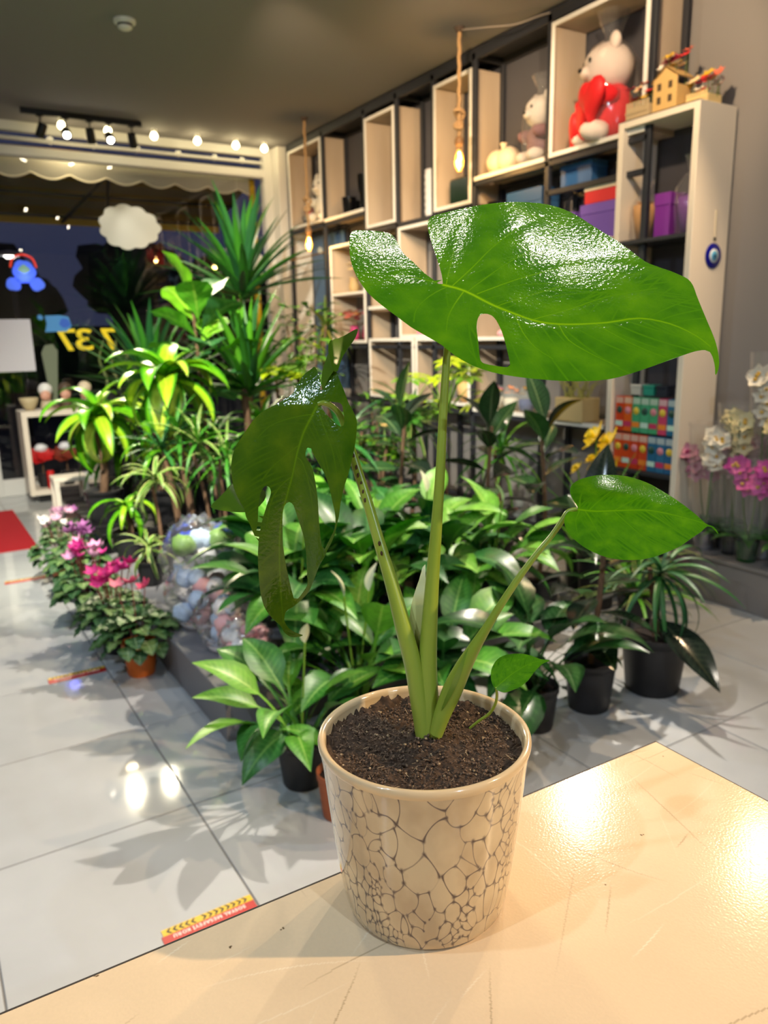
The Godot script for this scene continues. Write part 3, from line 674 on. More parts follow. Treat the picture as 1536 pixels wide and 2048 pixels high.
func laminate() -> ImageTexture:
	var im := Image.create(1024, 1024, false, Image.FORMAT_RGB8)
	var base := Color(0.89, 0.795, 0.655)
	var n := FastNoiseLite.new()
	n.seed = 12
	n.frequency = 0.006
	n.fractal_octaves = 4
	var fine := FastNoiseLite.new()
	fine.seed = 13
	fine.frequency = 0.25
	for y in 1024:
		for x in 1024:
			var k := 1.0 + 0.022 * n.get_noise_2d(x, y) + 0.012 * fine.get_noise_2d(x, y)
			im.set_pixel(x, y, base * k)
	var r := RandomNumberGenerator.new()
	r.seed = 5
	for i in 620:   # worn scratches, some in bundles
		var at := Vector2(r.randf() * 1024, r.randf() * 1024)
		var a := r.randf_range(-0.9, 0.3) if r.randf() < 0.8 else r.randf() * TAU
		var long := int(r.randf_range(15, 150))
		var bend := r.randf_range(-0.004, 0.004)
		var pale := r.randf() < 0.75
		var c := Color(0.95, 0.90, 0.80) if pale else Color(0.66, 0.57, 0.45)
		var s := r.randf_range(0.2, 0.75)
		for k in long:
			at += Vector2(cos(a), sin(a))
			a += bend
			var px := posmod(int(at.x), 1024)
			var py := posmod(int(at.y), 1024)
			im.set_pixel(px, py, im.get_pixel(px, py).lerp(c, s * sin(PI * k / long)))
	for i in 90:    # crumbs of soil and nicks
		var px := r.randi() % 1020
		var py := r.randi() % 1020
		for k in r.randi_range(1, 4):
			im.set_pixel(px + r.randi() % 3, py + r.randi() % 2, Color(0.30, 0.22, 0.15))
	return ImageTexture.create_from_image(im)

# ---------------------------------------------------------------- the room
func room() -> void:
	var fl := struct("floor", span(Vector3(-3.2, -0.2, -8.1), Vector3(4.1, -0.003, 3.2)), M.grout)
	var s := 0.592
	var tile := box(Vector3(s - 0.005, 0.02, s - 0.005), 0.0015)
	var k := 0
	for i in range(-5, 7):
		for j in range(-10, 6):
			var at := Vector3(0.002 + (i + 0.5) * s, -0.02, -2.157 + (j + 0.5) * s)
			if at.x > 3.75 or at.x < -3.0 or at.z < -7.9 or at.z > 2.9:
				continue
			part("tile", tile, M.tiles[(i * 7 + j * 13 + 90) % 4], fl, at)
			k += 1
	struct("ceiling", span(Vector3(-3.2, CEILING, -8.2), Vector3(4.1, CEILING + 0.2, 3.2)), M.ceiling)
	var w := struct("wall_right", span(Vector3(WALL_X, -0.2, -8.2), Vector3(WALL_X + 0.2, CEILING, 3.2)), M.wall)
	part("pilaster", span(Vector3(WALL_X - 0.025, 0, -3.0), Vector3(WALL_X + 0.01, CEILING, -2.28), 0.004), M.wall, w)
	struct("wall_left", span(Vector3(-3.3, -0.2, -8.2), Vector3(-3.1, CEILING, 3.2)), M.pale_wall)
	struct("wall_back", span(Vector3(-3.3, -0.2, 3.1), Vector3(4.1, CEILING, 3.3)), M.pale_wall)
	var f := struct("wall_front", span(Vector3(3.57, -0.2, WINDOW_Z - 0.15), Vector3(WALL_X, CEILING, WINDOW_Z + 0.22), 0.006), M.pale_wall)
	part("left_pier", span(Vector3(-3.2, -0.2, WINDOW_Z - 0.15), Vector3(-2.4, CEILING, WINDOW_Z + 0.1)), M.pale_wall, f)
	# shop window: transoms, posts, panes
	var win := struct("window_1", span(Vector3(-2.4, 3.05, WINDOW_Z - 0.03), Vector3(3.57, 3.135, WINDOW_Z + 0.05), 0.01), M.alu)
	part("transom", span(Vector3(-2.4, 3.19, WINDOW_Z - 0.02), Vector3(3.57, 3.215, WINDOW_Z + 0.03)), M.alu, win)
	part("transom", span(Vector3(-2.4, 3.26, WINDOW_Z - 0.03), Vector3(3.57, 3.34, WINDOW_Z + 0.04)), M.alu, win)
	part("window_post", span(Vector3(3.48, 0, WINDOW_Z - 0.04), Vector3(3.575, 3.34, WINDOW_Z + 0.06), 0.008), M.alu, win)
	part("window_post", span(Vector3(0.58, 0, WINDOW_Z - 0.04), Vector3(0.66, 3.06, WINDOW_Z + 0.06), 0.008), M.alu, win)
	part("bottom_rail", span(Vector3(-2.4, 0.0, WINDOW_Z - 0.04), Vector3(3.5, 0.16, WINDOW_Z + 0.05), 0.008), M.alu, win)
	part("pane", span(Vector3(0.66, 0.16, WINDOW_Z - 0.006), Vector3(3.48, 3.05, WINDOW_Z + 0.002), 0.0005), M.glass, win)
	part("pane", span(Vector3(-2.4, 0.16, WINDOW_Z - 0.006), Vector3(0.58, 3.05, WINDOW_Z + 0.002), 0.0005), M.glass, win)
	part("top_pane", span(Vector3(-2.4, 3.135, WINDOW_Z - 0.006), Vector3(3.48, 3.19, WINDOW_Z + 0.002), 0.0005), M.glass, win)
	part("top_pane", span(Vector3(-2.4, 3.215, WINDOW_Z - 0.006), Vector3(3.48, 3.26, WINDOW_Z + 0.002), 0.0005), M.glass, win)
	var sd := thing("smoke_detector", "round white smoke detector on the dark ceiling", "detector", Vector3(1.443, CEILING, -5.278))
	part("base", lathe([[0.0, -0.02], [0.062, -0.02], [0.066, -0.015], [0.066, 0.0]], 28), M.white_plastic, sd)
	part("sensor_cap", lathe([[0.0, -0.055], [0.03, -0.053], [0.042, -0.045], [0.045, -0.02]], 24), M.white_plastic, sd)
	part("sensor_slot", lathe([[0.046, -0.036], [0.0475, -0.034], [0.0475, -0.027], [0.046, -0.025]], 24), M.black, sd)

# ---------------------------------------------------------------- the counter
func counter() -> void:
	var o := thing("shop_counter", "cream glossy laminate counter with a scratched top", "counter", Vector3(0, 0, 0))
	var st := begin()
	add_box(st, Vector3(-1.6, COUNTER_Y - 0.028, 0.0), Vector3(0.0, COUNTER_Y, 1.1), 0.001)
	# the top, its long edge a touch out of line with the tiles
	var turn := Basis(Vector3.UP, deg_to_rad(-0.7))
	part("counter_top", span(Vector3(-1.75, -0.03, 0.0), Vector3(0.0, 0.0006, 1.3), 0.0008), M.laminate, o, Vector3(0.748, COUNTER_Y, -0.573), turn)
	part("edge_strip", span(Vector3(-1.75, -0.032, -0.0022), Vector3(0.0018, 0.0001, 1.3), 0.0003), M.dark_edge, o, Vector3(0.748, COUNTER_Y, -0.573), turn)
	part("counter_body", span(Vector3(-1.7, -COUNTER_Y, 0.03), Vector3(-0.03, -0.03, 1.27), 0.003), M.white_board, o, Vector3(0.748, COUNTER_Y, -0.573), turn)

func hero() -> void:
	pot_and_plant()
func crackle() -> ImageTexture:   # glaze: pale cells of many sizes outlined in dark veins
	var w := 1536
	var h := 448
	var im := Image.create(w, h, false, Image.FORMAT_RGB8)
	var tone := FastNoiseLite.new()
	tone.seed = 50
	tone.frequency = 0.007
	tone.fractal_octaves = 4
	var size := FastNoiseLite.new()
	size.seed = 57
	size.frequency = 0.009
	size.fractal_octaves = 2
	var r := RandomNumberGenerator.new()
	r.seed = 8
	var seeds := PackedVector2Array()
	var reach := []
	for k in 9000:
		var p := Vector2(r.randf_range(-60, w + 60), r.randf_range(-60, h + 60))
		var s := size.get_noise_2d(p.x, p.y * 1.6)
		var d := lerpf(8.0, 84.0, pow(clampf(0.52 + s * 1.7, 0.0, 1.0), 1.5)) * r.randf_range(0.75, 1.25)
		var ok := true
		for i in seeds.size():
			if seeds[i].distance_to(p) < maxf(d, reach[i]) * 0.8:
				ok = false
				break
		if ok:
			seeds.append(p)
			reach.append(d)
	var tone_of := PackedFloat32Array()
	for i in seeds.size():
		tone_of.append(r.randf())
	var base := Color(0.85, 0.77, 0.625)
	var warm := Color(0.76, 0.67, 0.535)
	for y in h:
		for x in w:
			var t := tone.get_noise_2d(x, y)
			im.set_pixel(x, y, base.lerp(warm, clampf(0.4 + 1.2 * t, 0.0, 1.0)))
	var ids := Geometry2D.triangulate_delaunay(seeds)
	var centre := []
	var sides := {}
	for i in ids.size() / 3:
		var a := seeds[ids[3 * i]]
		var b := seeds[ids[3 * i + 1]]
		var c := seeds[ids[3 * i + 2]]
		var d := 2.0 * (a.x * (b.y - c.y) + b.x * (c.y - a.y) + c.x * (a.y - b.y))
		if absf(d) < 1e-3:
			centre.append((a + b + c) / 3.0)
		else:
			var o := Vector2(a.length_squared() * (b.y - c.y) + b.length_squared() * (c.y - a.y) + c.length_squared() * (a.y - b.y), a.length_squared() * (c.x - b.x) + b.length_squared() * (a.x - c.x) + c.length_squared() * (b.x - a.x)) / d
			var mid := (a + b + c) / 3.0
			centre.append(o if o.distance_to(mid) < 90 else mid)
		for e in [[0, 1], [1, 2], [2, 0]]:
			var key := Vector2i(mini(ids[3 * i + e[0]], ids[3 * i + e[1]]), maxi(ids[3 * i + e[0]], ids[3 * i + e[1]]))
			if not sides.has(key):
				sides[key] = []
			sides[key].append(i)
	var vein := Color(0.27, 0.215, 0.215)
	for key in sides:
		if sides[key].size() < 2:
			continue
		var a: Vector2 = centre[sides[key][0]]
		var b: Vector2 = centre[sides[key][1]]
		var long := a.distance_to(b)
		var bow: Vector2 = (b - a).orthogonal() * r.randf_range(-0.16, 0.16)
		var dark := clampf(r.randf_range(0.6, 1.2) + 0.6 * tone.get_noise_2dv(a * 0.7), 0.25, 1.0)
		if r.randf() < 0.06:
			dark = 0.12
		var fat := r.randf_range(0.6, 1.3)
		var steps := int(long / 0.7) + 1
		for k in steps + 1:
			var t := float(k) / steps
			var p := a.lerp(b, t) + bow * 4.0 * t * (1.0 - t) + Vector2(tone.get_noise_2d(a.x + k * 0.9, a.y * 3.0), tone.get_noise_2d(a.y + k * 0.9, a.x * 3.0)) * 2.0
			var wide := fat * (0.8 + 2.2 * pow(absf(2.0 * t - 1.0), 4.0) * minf(1.0, long / 22.0))
			var rr := int(wide * 2.0) + 1
			for y in range(maxi(int(p.y) - rr, 0), mini(int(p.y) + rr + 1, h)):
				for x in range(maxi(int(p.x) - rr, 0), mini(int(p.x) + rr + 1, w)):
					var g := dark * exp(-Vector2(x, y).distance_squared_to(p) / (wide * wide * 1.3))
					var old := im.get_pixel(x, y)
					var to := base.lerp(vein, g)
					if to.g < old.g:
						im.set_pixel(x, y, to)
	return ImageTexture.create_from_image(im)

func pot_and_plant() -> void:
	var at := Vector3(0.3499, COUNTER_Y, -0.5115)
	var pot := thing("flower_pot", "beige crackle-glazed ceramic pot with dark veins on the counter", "pot", at)
	var glaze := mat(Color.WHITE, 0.12)
	glaze.albedo_texture = crackle()
	glaze.clearcoat_enabled = true
	glaze.clearcoat = 0.6
	glaze.clearcoat_roughness = 0.04
	var h := 0.1663
	var prof := [[0.0, 0.0], [0.066, 0.0], [0.066, 0.0], [0.0705, 0.0015], [0.0731, 0.005], [0.0748, 0.012]]
	for i in range(1, 10):
		var t := i / 10.0
		prof.append([lerpf(0.0748, 0.0922, pow(t, 0.8)), lerpf(0.012, h - 0.008, t)])
	prof.append_array([[0.0931, h - 0.008], [0.0931, h - 0.008]])
	part("pot_wall", lathe(prof, 96), glaze, pot)
	var rimm := mat(Color(0.86, 0.76, 0.60), 0.14)
	rimm.clearcoat_enabled = true
	rimm.clearcoat = 0.5
	rimm.clearcoat_roughness = 0.05
	part("rim", lathe([[0.0929, h - 0.0085], [0.0941, h - 0.006], [0.0943, h - 0.003], [0.0937, h - 0.0008], [0.092, h], [0.0895, h - 0.0004], [0.0878, h - 0.002], [0.087, h - 0.005], [0.086, h - 0.04], [0.0, h - 0.045]], 96), rimm, pot)
	# potting soil: uneven ground with fibres
	var soil := thing("potting_soil", "dark brown fibrous potting soil filling the crackle-glazed pot", "soil", at + Vector3(0, h - 0.012, 0))
	var nz := FastNoiseLite.new()
	nz.seed = 61
	nz.frequency = 38.0
	nz.fractal_octaves = 5
	var st := begin()
	st.set_smooth_group(0)
	var n := 150
	var radius := 0.0868
	var id := {}
	var count := 0
	for j in n + 1:
		for i in n + 1:
			var p := Vector2(i, j) / n * 2.0 - Vector2.ONE
			if p.length() > 1.02:
				continue
			if p.length() > 0.985:
				p = p.normalized()
			var q := p * radius
			var y := 0.0055 * nz.get_noise_2d(q.x, q.y) + 0.0035 * nz.get_noise_2d(q.x * 4.0 + 9.0, q.y * 4.0) + 0.008 * exp(-(q - Vector2(0.0, 0.005)).length_squared() / 0.0009) - 0.002
			y += 0.006 * smoothstep(0.8, 1.0, p.length()) * (0.6 + nz.get_noise_2d(q.x * 2.0, q.y * 2.0 + 5.0)) * smoothstep(0.2, -0.5, p.y)
			st.set_uv(q * 10.0)
			st.add_vertex(Vector3(q.x, y, q.y))
			id[j * (n + 1) + i] = count
			count += 1
	for j in n:
		for i in n:
			var q := [j * (n + 1) + i, j * (n + 1) + i + 1, (j + 1) * (n + 1) + i + 1, (j + 1) * (n + 1) + i]
			if id.has(q[0]) and id.has(q[1]) and id.has(q[2]) and id.has(q[3]):
				for k in [0, 1, 2, 0, 2, 3]:
					st.add_index(id[q[k]])
	st.generate_normals()
	part("soil_surface", st.commit(), M.soil, soil)
	for kind in 2:
		var mm := MultiMesh.new()
		mm.transform_format = MultiMesh.TRANSFORM_3D
		mm.use_colors = true
		mm.mesh = box(Vector3(0.006, 0.0004, 0.0005), 0.0001) if kind == 0 else blob(Vector3(0.0013, 0.001, 0.0012), 3, 0.6, 2.0, 5, 7)
		mm.instance_count = 1500 if kind == 0 else 1700
		for i in mm.instance_count:
			var r := radius * sqrt(rng.randf()) * 0.98
			var a := rng.randf() * TAU
			var p := Vector3(cos(a) * r, 0, sin(a) * r)
			p.y = 0.0055 * nz.get_noise_2d(p.x, p.z) + 0.008 * exp(-(p - Vector3(0.0, 0, 0.005)).length_squared() / 0.0009) + rng.randf_range(-0.0015, 0.0012)
			var b := Basis(Vector3.UP, rng.randf() * TAU) * Basis(Vector3.BACK, rng.randf_range(-0.6, 0.6)) * Basis.from_scale(Vector3.ONE * rng.randf_range(0.35, 1.15))
			mm.set_instance_transform(i, Transform3D(b, p))
			var k := rng.randf()
			var c := Color(0.06, 0.038, 0.024).lerp(Color(0.19, 0.12, 0.075), k)
			if rng.randf() < 0.06:
				c = Color(0.42, 0.30, 0.17)
			mm.set_instance_color(i, c)
		var o := MultiMeshInstance3D.new()
		o.name = "soil_fibres" if kind == 0 else "soil_crumbs"
		o.multimesh = mm
		var fm := mat(Color.WHITE, 0.95)
		fm.vertex_color_use_as_albedo = true
		o.material_override = fm
		o.set_meta("kind", "stuff")
		soil.add_child(o)
	# the plant
	var root := Vector3(0.352, COUNTER_Y + h - 0.012, -0.508)
	var plant := thing("monstera_plant", "young split-leaf monstera with wet glossy leaves growing in the crackle pot", "plant", root)
	var n2 := FastNoiseLite.new()
	n2.seed = 71
	n2.frequency = 0.11
	n2.fractal_octaves = 4
	n2.fractal_gain = 0.6
	var nt := NoiseTexture2D.new()
	nt.width = 512
	nt.height = 512
	nt.seamless = true
	nt.as_normal_map = true
	nt.bump_strength = 2.4
	nt.noise = n2
	for e in [[BIG_LEAF, Color(0.26, 0.48, 0.03), Color(0.56, 0.74, 0.10), 2.6, 768], [SPLIT_LEAF, Color(0.27, 0.40, 0.05), Color(0.42, 0.56, 0.14), 1.9, 640], [HEART_LEAF, Color(0.25, 0.47, 0.04), Color(0.42, 0.62, 0.12), 1.8, 384], [YOUNG_LEAF, Color(0.25, 0.47, 0.06), Color(0.40, 0.60, 0.14), 0.9, 256]]:
		var wet := mat(Color.WHITE, 0.11)
		wet.albedo_texture = blade_colour(e[0], e[3], e[4], e[1], e[2], 80)
		wet.backlight_enabled = true
		wet.backlight = Color(0.10, 0.16, 0.02)
		wet.normal_enabled = true
		wet.normal_texture = nt
		wet.normal_scale = 0.18
		var b := begin()
		b.set_smooth_group(0)
		add_blade(b, e[0], e[3])
		b.generate_normals()
		var blade := part("leaf_blade", b.commit(), wet, plant, -root)
		if e[0] == SPLIT_LEAF:
			for l in [[CURLED_LOBE, Color(0.27, 0.40, 0.05)], [HIND_LOBE, Color(0.27, 0.40, 0.05)], [INNER_LOBE, Color(0.27, 0.40, 0.05)]]:
				var lb := begin()
				lb.set_smooth_group(0)
				add_blade(lb, l[0], 1.5)
				lb.generate_normals()
				var lm := mat(l[1], 0.25)
				lm.backlight_enabled = true
				lm.backlight = Color(0.10, 0.14, 0.03)
				part("leaf_lobe", lb.commit(), lm, blade)
	var skin := mat(Color(0.42, 0.56, 0.10), 0.3)
	grain(skin, Color(0.44, 0.55, 0.12), Color(0.66, 0.72, 0.30), 0.012, 6.0, 72, Vector3(1.0, 0.06, 1.0))
	skin.backlight_enabled = true
	skin.backlight = Color(0.08, 0.1, 0.02)
	for e in [TALL_PETIOLE, ARCHED_PETIOLE, SIDE_PETIOLE, YOUNG_PETIOLE]:
		var pts := []
		var radii := []
		for p in e:
			pts.append(Vector3(p[0], p[1], p[2]) - root)
			radii.append(Vector3(p[3], 0, 0))
		var c := curve(pts, 5)
		var rr := []
		for r in curve(radii, 5):
			rr.append(r.x)
		var pet := part("petiole", tube(c, rr, 16, 0.8), skin, plant)
		if e == ARCHED_PETIOLE:      # brown scars along the stalk
			for k in 9:
				var i: int = [30, 31, 32, 33, 34, 36, 23, 24, 38][k]
				part("scar", blob(Vector3(0.0012, 0.0022, 0.0012), k, 0.4, 2.0, 6, 8), M.scar, pet, c[i] + Vector3(-0.66, 0.12, 0.5).normalized() * rr[i] * 0.86 + Vector3(0.0006 * (k % 3), 0.0008 * k, 0))
	for e in [[SPEAR_SHEATH, Color(0.72, 0.74, 0.46)], [SIDE_SHEATH, Color(0.46, 0.62, 0.22)]]:
		var b := begin()
		b.set_smooth_group(0)
		var d: Dictionary = e[0]
		add_blade(b, d, 1.2)
		b.generate_normals()
		var sm := mat(e[1], 0.35)
		part("leaf_sheath", b.commit(), sm, plant, -root)

# ---------------------------------------------------------------- the shelf wall
const SHELF_X := 3.62
const SHELF_BACK := 3.9

func shelf_box(label: String, z0: float, z1: float, y0: float, y1: float, dividers := [], depth := 0.27) -> Node3D:
	var o := thing("box_shelf", label, "shelf box", Vector3(SHELF_X, y0, (z0 + z1) / 2))
	var w := z1 - z0
	var h := y1 - y0
	var t := 0.018
	part("bottom_panel", span(Vector3(0.004, 0, -w / 2), Vector3(depth, t, w / 2)), M.wood, o)
	part("top_panel", span(Vector3(0.004, h - t, -w / 2), Vector3(depth, h, w / 2)), M.wood, o)
	for s in [-1, 1]:
		part("side_panel", span(Vector3(0.004, t, s * (w / 2 - t / 2) - t / 2), Vector3(depth, h - t, s * (w / 2 - t / 2) + t / 2)), M.wood, o)
	var st := begin()
	var e := 0.026
	add_box(st, Vector3(-0.006, 0, -w / 2), Vector3(0.004, e, w / 2))
	add_box(st, Vector3(-0.006, h - e, -w / 2), Vector3(0.004, h, w / 2))
	add_box(st, Vector3(-0.006, e, -w / 2), Vector3(0.004, h - e, -w / 2 + e))
	add_box(st, Vector3(-0.006, e, w / 2 - e), Vector3(0.004, h - e, w / 2))
	part("edge_band", st.commit(), M.white_edge, o)
	for y in dividers:
		part("divider", span(Vector3(-0.004, y - y0 - 0.012, -w / 2 + t), Vector3(depth, y - y0 + 0.012, w / 2 - t)), M.white_edge, o)
	return o

func board(label: String, z0: float, z1: float, y: float) -> void:
	var o := thing("shelf_board", label, "shelf", Vector3(SHELF_X, y, (z0 + z1) / 2))
	var w := z1 - z0
	part("plank", span(Vector3(0.0, -0.024, -w / 2), Vector3(0.27, 0, w / 2)), M.wood, o)
	part("edge_band", span(Vector3(-0.008, -0.026, -w / 2), Vector3(0.0, 0.002, w / 2)), M.white_edge, o)

func flower(colour: Material, heart: Material, parent: Node3D, at: Vector3, r: float, tilt: Basis, petals := 5, called := "flower") -> Node3D:
	var key := "flower%d" % petals
	if not cache.has(key):
		var st := begin()
		st.set_smooth_group(0)
		var count := 0
		for k in petals:
			var a := TAU * k / petals
			var b := Basis(Vector3.UP, a)
			for i in 5:
				for j in 3:
					var t := i / 4.0
					var w := 0.42 * sin(PI * pow(0.08 + 0.92 * t, 0.7)) + 0.02
					st.set_uv(Vector2(t, j / 2.0))
					st.add_vertex(b * Vector3(0.05 + 0.95 * t, 0.28 * t * t + 0.06 * absf(j - 1.0), (j - 1) * w))
			for i in 4:
				for j in 2:
					var q := count + i * 3 + j
					for v in [q, q + 1, q + 3, q + 1, q + 4, q + 3]:
						st.add_index(v)
			count += 15
		st.generate_normals()
		cache[key] = st.commit()
	var f := part(called, cache[key], colour, parent, at, tilt * Basis.from_scale(Vector3.ONE * r))
	if heart:
		part("flower_centre", blob(Vector3(0.2, 0.14, 0.2), 2, 0.2, 2.0, 5, 8), heart, f, Vector3(0, 0.08, 0))
	return f

func film_wrap(parent: Node3D, h: float, r: float, sd: int, neck := true) -> void:   # crumpled clear film gathered at the neck
	var prof := [[r * 0.9, 0.0], [r, h * 0.1], [r * 1.02, h * 0.4], [r * 0.95, h * 0.6], [r * 0.6, h * 0.74], [r * 0.22, h * 0.8]]
	if neck:
		prof.append_array([[r * 0.3, h * 0.86], [r * 0.55, h]])
	var st := begin()
	st.set_smooth_group(0)
	var nz := FastNoiseLite.new()
	nz.seed = sd
	nz.frequency = 2.5
	var n := 22
	for i in prof.size():
		for j in n + 1:
			var a := TAU * (j % n) / n
			var k := 1.0 + 0.18 * nz.get_noise_3d(cos(a) * 2.0, i * 0.7, sin(a) * 2.0) + 0.05 * sin(a * 9.0 + i)
			st.set_uv(Vector2(float(j) / n, float(i) / prof.size()))
			st.add_vertex(Vector3(cos(a) * prof[i][0] * k, prof[i][1], sin(a) * prof[i][0] * k))
	for i in prof.size() - 1:
		for j in n:
			var q := i * (n + 1) + j
			for v in [q, q + 1, q + n + 1, q + 1, q + n + 2, q + n + 1]:
				st.add_index(v)
	st.generate_normals()
	part("clear_film", st.commit(), M.film, parent)

func plush(label: String, at: Vector3, turn: float, s: float, body: Color, fur: Color, wrapped := true) -> Node3D:
	var o := thing("plush_toy", label, "plush toy", at, turn)
	var bm := mat(body, 0.9)
	var fm := mat(fur, 0.95)
	part("body", blob(Vector3(0.11, 0.13, 0.1) * s, 5, 0.1), bm, o, Vector3(0, 0.14, 0) * s)
	var hd := part("head", blob(Vector3(0.115, 0.105, 0.105) * s, 6, 0.08), fm, o, Vector3(-0.01, 0.33, 0) * s)
	for k in [-1, 1]:
		part("ear", blob(Vector3(0.025, 0.04, 0.035) * s, 7, 0.1, 1.3, 8, 12), fm, hd, Vector3(0, 0.09, 0.075 * k) * s)
		part("eye", blob(Vector3(0.008, 0.012, 0.01) * s, 1, 0.0, 1.0, 6, 8), M.black, hd, Vector3(-0.104, 0.02, 0.04 * k) * s)
		part("arm", blob(Vector3(0.075, 0.045, 0.04) * s, 8 + k, 0.1, 1.3, 8, 12), bm, o, Vector3(-0.06, 0.19, 0.1 * k) * s)
		part("foot", blob(Vector3(0.07, 0.045, 0.05) * s, 9 + k, 0.1, 1.3, 8, 12), fm, o, Vector3(-0.09, 0.045, 0.07 * k) * s)
	part("muzzle", blob(Vector3(0.035, 0.03, 0.04) * s, 3, 0.1, 1.3, 8, 12), fm, hd, Vector3(-0.1, -0.025, 0) * s)
	part("nose", blob(Vector3(0.012, 0.01, 0.015) * s, 4, 0.0, 1.0, 6, 8), M.black, hd, Vector3(-0.135, -0.015, 0) * s)
	if wrapped:
		film_wrap(o, 0.56 * s, 0.135 * s, 21 + int(s * 10))
	return o

func carton(label: String, at: Vector3, size: Vector3, c: Color, lid: Color, turn := 0.0, group := "") -> Node3D:
	var o := thing("gift_box", label, "box", at, turn, group)
	part("carton", box(Vector3(size.x, size.y * 0.72, size.z)), mat(c, 0.5), o)
	part("lid", box(Vector3(size.x + 0.006, size.y * 0.28, size.z + 0.006)), mat(lid, 0.5), o, Vector3(0, size.y * 0.72, 0))
	return o

func planter(label: String, at: Vector3, r: float, h: float, m: Material, group := "") -> Node3D:
	var o := thing("ceramic_planter", label, "planter", at, 0.0, group)
	part("planter_wall", lathe([[0.0, 0.0], [r * 0.8, 0.0], [r * 0.8, 0.0], [r * 0.86, h * 0.1], [r, h], [r, h], [r * 0.93, h], [r * 0.9, h * 0.9], [r * 0.8, h * 0.3], [0.0, h * 0.3]], 20), m, o)
	part("foot_ring", lathe([[r * 0.6, -0.001], [r * 0.78, -0.001], [r * 0.8, h * 0.03], [r * 0.7, h * 0.04]], 20), m, o)
	return o

func jar(label: String, at: Vector3, sand: Color, petal: Color) -> void:
	var o := thing("terrarium_jar", label, "jar", at, 0.0, "")
	part("jar_glass", lathe([[0.0, 0.004], [0.045, 0.0], [0.055, 0.01], [0.06, 0.05], [0.06, 0.11], [0.045, 0.15], [0.045, 0.16], [0.05, 0.165]], 20), M.jar, o)
	part("filling", lathe([[0.0, 0.006], [0.05, 0.008], [0.056, 0.05], [0.056, 0.085], [0.0, 0.09]], 18), mat(sand, 0.8), o)
	for k in 5:
		flower(mat(petal, 0.7), null, o, Vector3(0.03 * cos(k * 1.3), 0.12 + 0.02 * (k % 3), 0.03 * sin(k * 1.3)), 0.03, Basis(Vector3.RIGHT, 0.4 * sin(k)))

